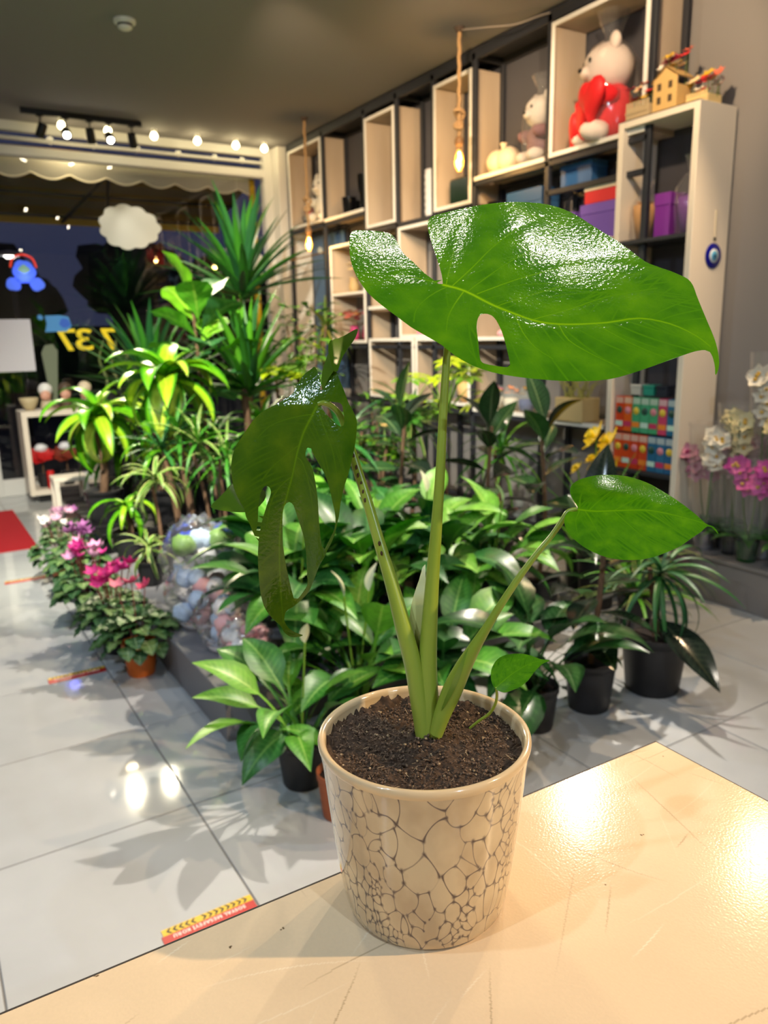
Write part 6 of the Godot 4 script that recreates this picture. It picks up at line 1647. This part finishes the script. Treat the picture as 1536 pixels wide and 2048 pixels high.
	crown(fern, Vector3(0, 1.5, 0), 46, 0.36, 0.07, 1.0, -0.9, 1.4, [leaf_mat(Color(0.44, 0.46, 0.16), Color(0.5, 0.5, 0.2), Color(0.46, 0.44, 0.2), 0, 0.6, 40), leaf_mat(Color(0.30, 0.42, 0.14), Color(0.4, 0.48, 0.2), Color(0.34, 0.42, 0.16), 0, 0.6, 41)])
# ---------------------------------------------------------------- gifts, orchids, window displays, signs
func orchid(label: String, at: Vector3, petal: Material, heart: Material, n: int, h: float, pm: Material, lean: float, film := true) -> void:
	var o := thing("potted_orchid", label, "orchid", at, rng.randf() * TAU)
	part("pot", lathe([[0.0, 0.0], [0.045, 0.0], [0.045, 0.0], [0.06, 0.11], [0.06, 0.11], [0.055, 0.11], [0.05, 0.08], [0.0, 0.08]], 20), pm, o)
	for i in 5:
		put_leaf(o, leaf_mesh("oval", 0.32, 0.5, 1.2, 0.3), M.orchid_leaf, Vector3(0, 0.09, 0), i * 1.26, 0.2, 0, 0.2)
	for s in 2:
		var a := s * 2.4 + lean
		var pts := [Vector3(0, 0.09, 0), Vector3(0.03 * cos(a), h * 0.5, 0.03 * sin(a)), Vector3(0.05 * cos(a), h * 0.8, 0.05 * sin(a)), Vector3(0.085 * cos(a), h, 0.085 * sin(a)), Vector3(0.11 * cos(a), h * 0.97, 0.11 * sin(a))]
		var c := curve(pts, 6)
		part("stem", tube(c, range(c.size()).map(func(_i): return 0.004), 6), M.orchid_stem, o)
		for k in n:
			var t := 0.46 + 0.54 * (k + 0.5) / n
			var p: Vector3 = c[int(t * (c.size() - 1))]
			var side := Vector3(-0.8, 0.1, 0.55 * (1 if k % 2 == 0 else -1)).normalized()
			var f := flower(petal, null, o, p + side * 0.025, 0.048, Basis(o.basis.inverse() * Basis(Vector3.UP, 0.5) * Basis(Vector3.BACK, 1.2 + rng.randf_range(-0.4, 0.4)) * Basis(Vector3.UP, rng.randf())), 5, "blossom")
			part("lip", blob(Vector3(0.22, 0.2, 0.22), 2, 0.3, 2.0, 5, 8), heart, f, Vector3(0, 0.15, 0))
	if film:
		part("clear_sleeve", lathe([[0.06, 0.02], [0.07, 0.2], [0.095, h * 0.7], [0.12, h * 1.12]], 14), M.film, o)

func gift_dome(label: String, at: Vector3, r: float, cols: Array) -> void:
	var o := thing("gift_dome", label, "gift", at, rng.randf() * TAU)
	part("tray", lathe([[0.0, 0.0], [r * 0.62, 0.0], [r * 0.7, 0.02], [r * 0.66, 0.024], [0.0, 0.02]], 22), mat(Color(0.85, 0.83, 0.85), 0.3), o)
	for k in 16:
		var d := Vector3(rng.randf_range(-0.55, 0.55), rng.randf_range(0.15, 1.45), rng.randf_range(-0.55, 0.55)) * r
		part("candy", blob(Vector3(0.30, 0.28, 0.30) * r, k % 5, 0.35, 1.6, 7, 10), mat(cols[k % cols.size()], 0.4), o, Vector3(0, 0.02, 0) + d)
	part("clear_dome", blob(Vector3(r, r * 1.05, r), 12, 0.35, 3.2, 22, 34), M.film, o, Vector3(0, r * 0.97, 0))

func floor_sticker(z: float, label: String) -> void:
	var o := thing("floor_sticker", label, "sticker", Vector3(0.44, 0.0, z), 0.0)
	part("red_band", span(Vector3(-0.09, 0.0002, -0.010), Vector3(0.15, 0.0012, 0.032), 0.0002), mat(Color(0.70, 0.10, 0.13), 0.4), o)
	part("yellow_band", span(Vector3(-0.085, 0.0002, -0.033), Vector3(0.15, 0.0012, -0.010), 0.0002), mat(Color(0.86, 0.70, 0.08), 0.4), o)
	var st := begin()
	for k in 13:
		var x := -0.075 + k * 0.0155 + (0.02 if k > 4 else 0.0)
		var d := -0.008 if k > 4 else 0.008
		for s in [-1.0, 1.0]:
			var a := Vector3(x, 0.0014, -0.0215)
			var b := Vector3(x + d, 0.0014, -0.0215 + s * 0.009)
			quad(st, a, a + Vector3(0.0065, 0, 0), b + Vector3(0.0065, 0, 0), b, Vector3.UP)
	part("chevrons", st.commit(), mat(Color(0.14, 0.12, 0.06), 0.5), o)
	var t := TextMesh.new()
	t.text = "SOSYAL MESAFEYİ KORU"
	t.font = font()
	t.font_size = 24
	t.pixel_size = 0.00068
	t.depth = 0.0004
	part("lettering", t, mat(Color(0.92, 0.88, 0.86), 0.5), o, Vector3(0.03, 0.0014, 0.001), Basis(Vector3.UP, PI) * Basis(Vector3.RIGHT, -PI / 2))

func font() -> SystemFont:
	if not cache.has("font"):
		var f := SystemFont.new()
		f.font_names = PackedStringArray(["Droid Sans"])
		f.font_weight = 700
		cache["font"] = f
	return cache["font"]

func flat_shape(outline: PackedVector2Array, thick: float) -> Mesh:   # an outline in x, y given thickness in z
	var st := begin()
	var ids := Geometry2D.triangulate_polygon(outline)
	for i in ids.size() / 3:
		for s in [-1.0, 1.0]:
			var v := []
			for k in 3:
				var p := outline[ids[i * 3 + k]]
				v.append(Vector3(p.x, p.y, s * thick / 2))
			tri(st, v[0], v[1], v[2], Vector3(0, 0, s))
	for i in outline.size():
		var a := outline[i]
		var b := outline[(i + 1) % outline.size()]
		var m := (a + b) * 0.5
		quad(st, Vector3(a.x, a.y, -thick / 2), Vector3(b.x, b.y, -thick / 2), Vector3(b.x, b.y, thick / 2), Vector3(a.x, a.y, thick / 2), Vector3(m.x, m.y, 0))
	return st.commit()

func cloud(w: float, h: float, bumps_n: int, sd: int) -> PackedVector2Array:
	var out := PackedVector2Array()
	var r := RandomNumberGenerator.new()
	r.seed = sd
	var ph := r.randf() * 3.0
	for i in 96:
		var a := TAU * i / 96
		var k := 0.9 + 0.1 * absf(sin(a * bumps_n * 0.5 + ph)) + 0.03 * sin(a * 3.0 + ph)
		out.append(Vector2(cos(a) * w / 2, sin(a) * h / 2) * k)
	return out

func displays() -> void:
	M.orchid_leaf = mat(Color(0.16, 0.34, 0.12), 0.35)
	M.orchid_plinth = mat(Color(0.50, 0.48, 0.47), 0.5)
	M.orchid_stem = mat(Color(0.34, 0.42, 0.20), 0.5)
	# wrapped gifts on the platform
	var pink := Color(0.93, 0.70, 0.72)
	var white := Color(0.93, 0.92, 0.93)
	var blue := Color(0.74, 0.82, 0.93)
	var deep := Color(0.12, 0.25, 0.70)
	gift_dome("clear gift dome of pink and blue pieces at the platform's edge", Vector3(0.99, 0.192, -3.18), 0.15, [pink, blue, white])
	gift_dome("clear gift dome of pink pieces beside the peace lily leaf", Vector3(0.99, 0.192, -2.86), 0.13, [pink, white, blue])
	gift_dome("small clear gift dome of pink and white pieces at the platform's front corner", Vector3(0.97, 0.192, -2.62), 0.10, [pink, white])
	gift_dome("large clear gift dome of white, blue and green pieces on the platform", Vector3(1.12, 0.192, -3.56), 0.19, [white, deep, blue, Color(0.50, 0.66, 0.34)])
	gift_dome("clear gift dome of white pieces between the peace lilies", Vector3(1.30, 0.192, -3.22), 0.16, [white, blue, white, Color(0.7, 0.5, 0.4)])
	# orchids on the grey plinth by the wall
	var op := thing("orchid_plinth", "long grey plinth by the wall carrying the orchids", "plinth", Vector3(3.71, 0, -1.75))
	part("plinth_body", span(Vector3(-0.19, 0, -0.93), Vector3(0.17, 0.225, 0.93), 0.003), M.orchid_plinth, op)
	part("plinth_top", span(Vector3(-0.205, 0.225, -0.95), Vector3(0.17, 0.245, 0.95), 0.003), M.orchid_plinth, op)
	var wm := mat(Color(0.88, 0.86, 0.80), 0.55)
	var pm := mat(Color(0.80, 0.52, 0.62), 0.55)
	var mm := mat(Color(0.78, 0.30, 0.62), 0.55)
	var spotted := mat(Color(0.78, 0.66, 0.70), 0.55)
	var yel := mat(Color(0.78, 0.62, 0.20), 0.6)
	var mag := mat(Color(0.60, 0.12, 0.35), 0.6)
	var cm := mat(Color(0.82, 0.78, 0.60), 0.55)
	var foil := mat(Color(0.66, 0.66, 0.70), 0.25, 0.8)
	var list := [["white orchid in a silver foil pot next to the cabinet", Vector3(3.62, 0.245, -2.55), wm, yel, 7, 0.62, foil], ["pale pink orchid at the plinth's end beside the cabinet", Vector3(3.72, 0.245, -2.62), pm, mag, 7, 0.52, M.black_pot], ["speckled pink orchid behind the foil pot", Vector3(3.74, 0.245, -2.50), spotted, mag, 8, 0.58, M.black_pot], ["magenta orchid in a green ceramic pot", Vector3(3.60, 0.245, -2.28), mm, yel, 7, 0.50, mat(Color(0.10, 0.26, 0.10), 0.25)], ["tall white orchid with a gathered clear sleeve", Vector3(3.72, 0.245, -2.29), wm, yel, 8, 0.95, M.white_gloss], ["cream orchid between the white ones", Vector3(3.66, 0.245, -2.41), cm, yel, 9, 0.72, M.black_pot], ["cream orchid in a white pot further along the plinth", Vector3(3.62, 0.245, -2.10), cm, yel, 8, 0.72, M.white_gloss], ["white orchid in a black pot further along the plinth", Vector3(3.72, 0.245, -2.16), wm, yel, 8, 0.85, M.black_pot], ["pink orchid furthest along the plinth", Vector3(3.64, 0.245, -1.90), pm, mag, 8, 0.6, M.black_pot]]
	for i in list.size():
		var e: Array = list[i]
		orchid(e[0], e[1], e[2], e[3], e[4] + 4, e[5], e[6], i * 1.1)
	# red carpet, stickers
	var rc := thing("red_carpet", "red carpet runner on the tiles before the door", "carpet", Vector3(-0.15, 0, -6.55))
	part("pile", span(Vector3(-0.78, 0, -0.73), Vector3(0.80, 0.007, 0.75), 0.003), grain(mat(Color.WHITE, 0.95), Color(0.62, 0.05, 0.10), Color(0.74, 0.09, 0.14), 0.2, 3.0, 90), rc)
	floor_sticker(-1.648, "yellow and red floor sticker close to the counter")
	floor_sticker(-3.38, "yellow and red floor sticker beside the orange cyclamen pot")
	floor_sticker(-5.02, "yellow and red floor sticker beside the far cyclamens")
	# white stand by the window
	var ws := thing("white_stand", "white open box stand by the shop window", "stand", Vector3(1.16, 0.0, -7.62))
	part("base", span(Vector3(-0.26, 0, -0.12), Vector3(0.26, 0.07, 0.12)), M.black, ws)
	part("bottom_panel", span(Vector3(-0.33, 0.07, -0.17), Vector3(0.33, 0.12, 0.17), 0.004), M.white_board, ws)
	part("top_panel", span(Vector3(-0.33, 0.78, -0.17), Vector3(0.33, 0.83, 0.17), 0.004), M.white_board, ws)
	for s in [-1, 1]:
		part("side_panel", span(Vector3(s * 0.307 - 0.023, 0.12, -0.17), Vector3(s * 0.307 + 0.023, 0.78, 0.17), 0.003), M.white_board, ws)
	for e in [[0.98, Color(0.70, 0.04, 0.06), "red poinsettia in the white stand"], [1.19, Color(0.45, 0.14, 0.06), "russet poinsettia in the white stand"]]:
		var o := thing("poinsettia", e[2], "plant", Vector3(e[0], 0.12, -7.62))
		nursery_pot(o, 0.06, 0.13, M.black_pot)
		part("stem", rod(Vector3(0, 0.1, 0), Vector3(0, 0.26, 0), 0.006, 6), M.bark, o)
		for k in 5:
			flower(mat(e[1], 0.6), null, o, Vector3(0.06 * cos(k * 1.3), 0.27 + 0.02 * (k % 2), 0.06 * sin(k * 1.3)), 0.085, Basis(Vector3.RIGHT, 0.5 + 0.3 * sin(k)), 7, "bract")
		part("white_ornament", blob(Vector3(0.06, 0.04, 0.05), 4, 0.3), M.white_gloss, o, Vector3(0, 0.36, 0))
	solo("candle", lathe([[0.0, 0.0], [0.032, 0.0], [0.032, 0.0], [0.032, 0.15], [0.026, 0.165], [0.0, 0.16]], 18), mat(Color(0.80, 0.06, 0.06), 0.4), "thick red candle in the white stand", "candle", Vector3(1.02, 0.12, -7.5))
	solo("flower_vase", lathe([[0.0, 0.0], [0.03, 0.0], [0.05, 0.02], [0.075, 0.07], [0.085, 0.11], [0.08, 0.11], [0.06, 0.05]], 20), mat(Color(0.74, 0.68, 0.54), 0.5), "beige bowl vase on the white stand's corner", "vase", Vector3(0.93, 0.83, -7.62))
	for k in 3:
		var o := thing("ceramic_ornament", ["cream ceramic ornament with a white dome and pink disc on the white stand", "brown ceramic ornament with a pink disc on the white stand", "cream ceramic ornament with a pink disc at the stand's far end"][k], "ornament", Vector3(1.07 + 0.17 * k, 0.83, -7.58))
		part("body", lathe([[0.0, 0.0], [0.05, 0.0], [0.055, 0.03], [0.04, 0.1], [0.05, 0.14], [0.0, 0.15]], 18), mat([Color(0.76, 0.70, 0.60), Color(0.34, 0.26, 0.20), Color(0.80, 0.74, 0.64)][k], 0.5), o)
		part("dome", blob(Vector3(0.062, 0.06, 0.06), 3, 0.05), mat([Color(0.86, 0.86, 0.86), Color(0.30, 0.24, 0.19), Color(0.86, 0.80, 0.70)][k], 0.5), o, Vector3(0, 0.18, 0))
		part("pink_disc", lathe([[0.0, 0.0], [0.042, 0.0], [0.045, 0.01], [0.03, 0.022], [0.0, 0.026]], 18), mat(Color(0.80, 0.60, 0.52), 0.5), o, Vector3(-0.01, 0.13, 0.05), Basis(Vector3.RIGHT, PI / 2))
	var tall := thing("feather_vase", "tall tapering green feather ornament behind the white stand's vases", "ornament", Vector3(1.16, 0.83, -7.72))
	part("blade", flat_shape(PackedVector2Array([Vector2(-0.02, 0), Vector2(0.02, 0), Vector2(0.05, 0.28), Vector2(0.075, 0.52), Vector2(0.04, 0.58), Vector2(-0.03, 0.57), Vector2(-0.065, 0.5), Vector2(-0.045, 0.28)]), 0.012), mat(Color(0.40, 0.44, 0.36), 0.6), tall)
	part("foot", lathe([[0.0, 0.0], [0.05, 0.0], [0.045, 0.02], [0.015, 0.03], [0.0, 0.03]], 16), mat(Color(0.45, 0.35, 0.28), 0.6), tall)
	for k in 3:
		var pts := []
		for i in 9:
			pts.append(Vector3(0.025 * sin(i * 0.9 + k), 0.06 * i, 0.02 * cos(i * 0.8)))
		solo("lucky_bamboo", tube(pts, range(9).map(func(i): return 0.016 - 0.001 * i), 8), mat(Color(0.42, 0.48, 0.26), 0.5), "wavy pale green lucky bamboo stalk behind the white stand", "plant", Vector3(1.62 + 0.11 * k, 0.95, -7.7), Basis.IDENTITY, "lucky bamboo stalks")
	var pedestal := thing("bamboo_pedestal", "narrow dark pedestal under the lucky bamboo by the window", "pedestal", Vector3(1.74, 0, -7.7))
	part("column", box(Vector3(0.36, 0.93, 0.2)), M.black, pedestal)
	part("cap", box(Vector3(0.4, 0.02, 0.22)), M.black, pedestal, Vector3(0, 0.93, 0))
	var st := thing("white_stool", "small white wooden stool beside the far cyclamens", "stool", Vector3(0.93, 0, -5.95))
	part("stool_top", span(Vector3(-0.12, 0.44, -0.1), Vector3(0.12, 0.47, 0.1), 0.004), M.white_board, st)
	for x in [-0.1, 0.1]:
		for z in [-0.08, 0.08]:
			part("leg", span(Vector3(x - 0.018, 0, z - 0.018), Vector3(x + 0.018, 0.44, z + 0.018)), M.white_board, st)
	# on the glass: notice, cloud shapes, lettering, sign
	solo("paper_notice", span(Vector3(-0.24, 0, -0.001), Vector3(0.24, 0.475, 0.001), 0.0004), mat(Color(0.82, 0.82, 0.86), 0.7), "blank white paper notice taped to the window", "paper", Vector3(0.83, 1.165, WINDOW_Z + 0.006))
	var cm1 := mat(Color(0.78, 0.79, 0.76), 0.25)
	solo("cloud_sticker", flat_shape(cloud(0.60, 0.42, 11, 3), 0.003), cm1, "white cloud-shaped panel on the upper window", "panel", Vector3(2.06, 2.50, WINDOW_Z + 0.01))
	solo("cloud_sticker", flat_shape(cloud(0.30, 0.42, 5, 8), 0.003), cm1, "white drop-shaped panel on the window's right edge", "panel", Vector3(3.30, 2.18, WINDOW_Z + 0.01))
	var dig := thing("window_lettering", "yellow number lettering on the window, seen from behind", "lettering", Vector3(1.575, 1.44, WINDOW_Z + 0.006))
	var ym := mat(Color(0.95, 0.85, 0.03), 0.5)
	for e in [["7", -0.20], ["3", -0.045], ["7", 0.20]]:
		var t := TextMesh.new()
		t.text = e[0]
		t.font = font()
		t.font_size = 48
		t.pixel_size = 0.0058
		t.depth = 0.004
		part("digit", t, ym, dig, Vector3(e[1], 0, 0), Basis(Vector3.UP, PI) * Basis.from_scale(Vector3(1.15, 1, 1)))
	var sg := thing("neon_sign", "glowing blue lotus sign hanging in the window", "sign", Vector3(1.065, 2.02, WINDOW_Z + 0.03))
	var bl := glow(Color(0.30, 0.46, 0.95), 0.45)
	part("blue_glow", flat_shape(cloud(0.20, 0.21, 6, 5), 0.012), bl, sg, Vector3(0, 0.04, 0))
	for s in [-1.0, 1.0]:
		part("blue_petal", flat_shape(cloud(0.13, 0.12, 4, 6), 0.012), bl, sg, Vector3(s * 0.10, -0.07, 0), Basis(Vector3.BACK, s * 0.3))
	part("lotus", flat_shape(PackedVector2Array([Vector2(0, 0.05), Vector2(0.035, 0.025), Vector2(0.055, 0.0), Vector2(0.02, -0.03), Vector2(0, -0.035), Vector2(-0.02, -0.03), Vector2(-0.055, 0.0), Vector2(-0.035, 0.025)]), 0.006), glow(Color(0.45, 0.60, 0.40), 0.6), sg, Vector3(0, 0.055, 0.01))
	part("red_tube", tube(curve([Vector3(-0.11, 0.08, 0.0), Vector3(-0.08, 0.16, 0.0), Vector3(0, 0.19, 0.0), Vector3(0.08, 0.16, 0.0), Vector3(0.11, 0.08, 0.0)], 5), range(21).map(func(_i): return 0.008), 6), glow(Color(0.95, 0.25, 0.12), 0.7), sg)
	var sl := OmniLight3D.new()
	sl.name = "lamp"
	sl.light_color = Color(0.5, 0.5, 1.0)
	sl.light_energy = 0.02
	sl.omni_range = 6.0
	sl.light_size = 0.05
	sl.shadow_enabled = true
	sg.add_child(sl)
	sl.position = Vector3(0, 0, 0.06)
	var bs := thing("blue_decal", "light blue fish-shaped decal on the window beside the notice", "decal", Vector3(1.28, 1.60, WINDOW_Z + 0.008))
	var bm := mat(Color(0.25, 0.55, 0.82), 0.5)
	part("body", flat_shape(PackedVector2Array([Vector2(-0.09, -0.08), Vector2(0.10, -0.075), Vector2(0.15, -0.03), Vector2(0.13, 0.06), Vector2(0.05, 0.075), Vector2(-0.08, 0.07), Vector2(-0.07, 0.0)]), 0.003), bm, bs)
	part("dot", flat_shape(cloud(0.05, 0.05, 2, 2), 0.003), bm, bs, Vector3(-0.12, 0.055, 0))
	part("curl", flat_shape(cloud(0.1, 0.09, 5, 4), 0.003), mat(Color(0.12, 0.36, 0.80), 0.5), bs, Vector3(0.09, 0.0, 0.003))
	# brass rail beside the corner
	var br := thing("brass_rail", "thin brass rail with glass drops across the shelf corner", "rail", Vector3(3.45, 2.2, -7.3))
	part("bar", rod(Vector3(0.12, 0, -0.49), Vector3(0.18, 0.02, 0.4), 0.007), mat(Color(0.72, 0.52, 0.16), 0.3, 0.9), br)
	part("glass_drop", blob(Vector3(0.025, 0.03, 0.025), 5, 0.1, 1.5, 8, 12), M.jar, br, Vector3(0.15, -0.035, -0.05))
	part("glass_drop", blob(Vector3(0.03, 0.035, 0.03), 6, 0.1, 1.5, 8, 12), M.jar, br, Vector3(0.17, 0.045, 0.3))

# ---------------------------------------------------------------- the dark street
func street() -> void:
	struct("pavement", span(Vector3(-14, -0.3, -40), Vector3(24, -0.12, WINDOW_Z - 0.15)), mat(Color(0.10, 0.10, 0.11), 0.9))
	# scalloped valance and striped awning outside
	var pts := PackedVector2Array([Vector2(3.42, 3.09), Vector2(-2.4, 3.09)])
	for i in 181:
		var x := -2.4 + 5.82 * i / 180.0
		pts.append(Vector2(x, 2.955 - 0.055 * absf(sin((x + 0.1) * PI / 0.34)) + 0.02))
	var val := thing("awning_valance", "pale scalloped awning valance above the window", "valance", Vector3(0, 0, WINDOW_Z - 0.22))
	part("cloth", flat_shape(pts, 0.006), mat(Color(0.66, 0.66, 0.62), 0.85), val)
	var hem := []
	for i in 181:
		hem.append(Vector3(pts[i + 2].x, pts[i + 2].y, 0))
	part("hem", tube(hem, range(181).map(func(_i): return 0.009), 5), mat(Color(0.84, 0.82, 0.74), 0.8), val)
	var aw := thing("awning", "yellow striped awning sloping over the pavement", "awning", Vector3(0, 0, 0))
	var a := Vector3(0, 3.22, WINDOW_Z - 0.35)
	var b := Vector3(0, 2.83, WINDOW_Z - 1.75)
	var stripes := [mat(Color(0.62, 0.52, 0.16), 0.9), mat(Color(0.58, 0.54, 0.40), 0.9)]
	for k in 7:
		var p := a.lerp(b, k / 7.0)
		var q := a.lerp(b, (k + 1) / 7.0)
		var st := begin()
		quad(st, p + Vector3(-2.6, 0, 0), p + Vector3(3.62, 0, 0), q + Vector3(3.62, 0, 0), q + Vector3(-2.6, 0, 0), Vector3(0, -1, 0))
		quad(st, p + Vector3(-2.6, 0.004, 0), p + Vector3(3.62, 0.004, 0), q + Vector3(3.62, 0.004, 0), q + Vector3(-2.6, 0.004, 0), Vector3(0, 1, 0))
		part("stripe", st.commit(), stripes[k % 2], aw)
	for t in [0.28, 0.62, 1.0]:
		var p := a.lerp(b, t) - Vector3(0, 0.02, 0)
		part("crossbar", span(p + Vector3(-2.6, -0.015, -0.015), p + Vector3(3.62, 0.015, 0.015)), M.black, aw)
	part("front_flap", span(b + Vector3(-2.6, -0.11, -0.005), b + Vector3(3.62, 0.0, 0.0)), stripes[0], aw)
	part("arm", rod(Vector3(1.95, 3.0, WINDOW_Z - 0.3), Vector3(1.72, 2.72, WINDOW_Z - 1.5), 0.02), M.black, aw)
	part("arm", rod(Vector3(1.98, 3.0, WINDOW_Z - 0.3), Vector3(2.15, 2.86, WINDOW_Z - 1.2), 0.02), M.black, aw)
	var al := thing("awning_fill_lamp", "added unseen fill lamp under the awning, outside above the window", "lamp", Vector3(1.6, 3.30, WINDOW_Z - 0.085))  # unseen lamp added to brighten the underside of the awning
	part("backplate", span(Vector3(-0.08, -0.03, 0.0), Vector3(0.08, 0.03, 0.05)), M.black, al)
	part("lamp_cover", span(Vector3(-0.07, -0.025, -0.03), Vector3(0.07, 0.025, 0.0), 0.01), glow(Color(1.0, 0.9, 0.7), 2.0), al)
	var ao := OmniLight3D.new()
	ao.name = "lamp"
	ao.light_color = Color(1.0, 0.9, 0.7)
	ao.light_energy = 0.7
	ao.omni_range = 12.0
	ao.light_size = 0.06
	ao.shadow_enabled = true
	al.add_child(ao)
	ao.position = Vector3(0, 0, -0.09)
	var yp := thing("yellow_post", "yellow awning post beside the window's right edge", "post", Vector3(3.50, 0, WINDOW_Z - 0.35))
	part("post", span(Vector3(-0.02, -0.12, -0.03), Vector3(0.03, 3.1, 0.03)), mat(Color(0.80, 0.66, 0.05), 0.5), yp)
	part("foot_plate", span(Vector3(-0.06, -0.12, -0.07), Vector3(0.07, -0.1, 0.07)), M.black, yp)
	# trees over the road, only outlines against the night
	var tm := mat(Color(0.05, 0.06, 0.04), 0.9)
	for k in 5:
		var o := thing("street_tree", "dark tree standing across the unlit street", "tree", Vector3(-1.0 + k * 3.1, -0.12, -19.0 - 2.4 * (k % 2)), 0.0, "trees across the street")
		part("trunk", tube([Vector3.ZERO, Vector3(0.1, 1.2, 0), Vector3(0, 2.2, 0.1)], [0.2, 0.15, 0.12], 8), tm, o)
		for j in 4:
			part("crown", blob(Vector3(1.0, 0.9 + 0.2 * sin(k + j), 0.8), 50 + k * 4 + j, 0.5, 2.2, 12, 18), tm, o, Vector3(0.55 * cos(j * 1.7), 2.3 + 0.35 * (j % 3), 0.6 * sin(j * 1.7)))
	struct("far_wall", span(Vector3(-14, -0.2, -27), Vector3(24, 1.9, -26.6)), mat(Color(0.07, 0.07, 0.08), 0.9))
	# dish lamp over the road, lit
	var lp := thing("street_lamp", "lit dish-shaped street lamp beyond the window", "lamp", Vector3(1.45, -0.12, -12.0))
	part("pole", rod(Vector3.ZERO, Vector3(0, 2.76, 0), 0.03), M.black, lp)
	part("dish", lathe([[0.12, 2.70], [0.22, 2.72], [0.10, 2.76], [0.0, 2.78]], 22), mat(Color(0.5, 0.5, 0.52), 0.5), lp)
	part("lamp_globe", lathe([[0.0, 2.66], [0.05, 2.67], [0.08, 2.70], [0.05, 2.73], [0.0, 2.735]], 18), glow(Color(1.0, 0.98, 0.95), 6.0), lp)
	var l := OmniLight3D.new()
	l.name = "lamp"
	l.light_energy = 0.5
	l.omni_range = 15.0
	l.light_size = 0.05
	l.shadow_enabled = true
	lp.add_child(l)
	l.position = Vector3(0, 2.70, 0)
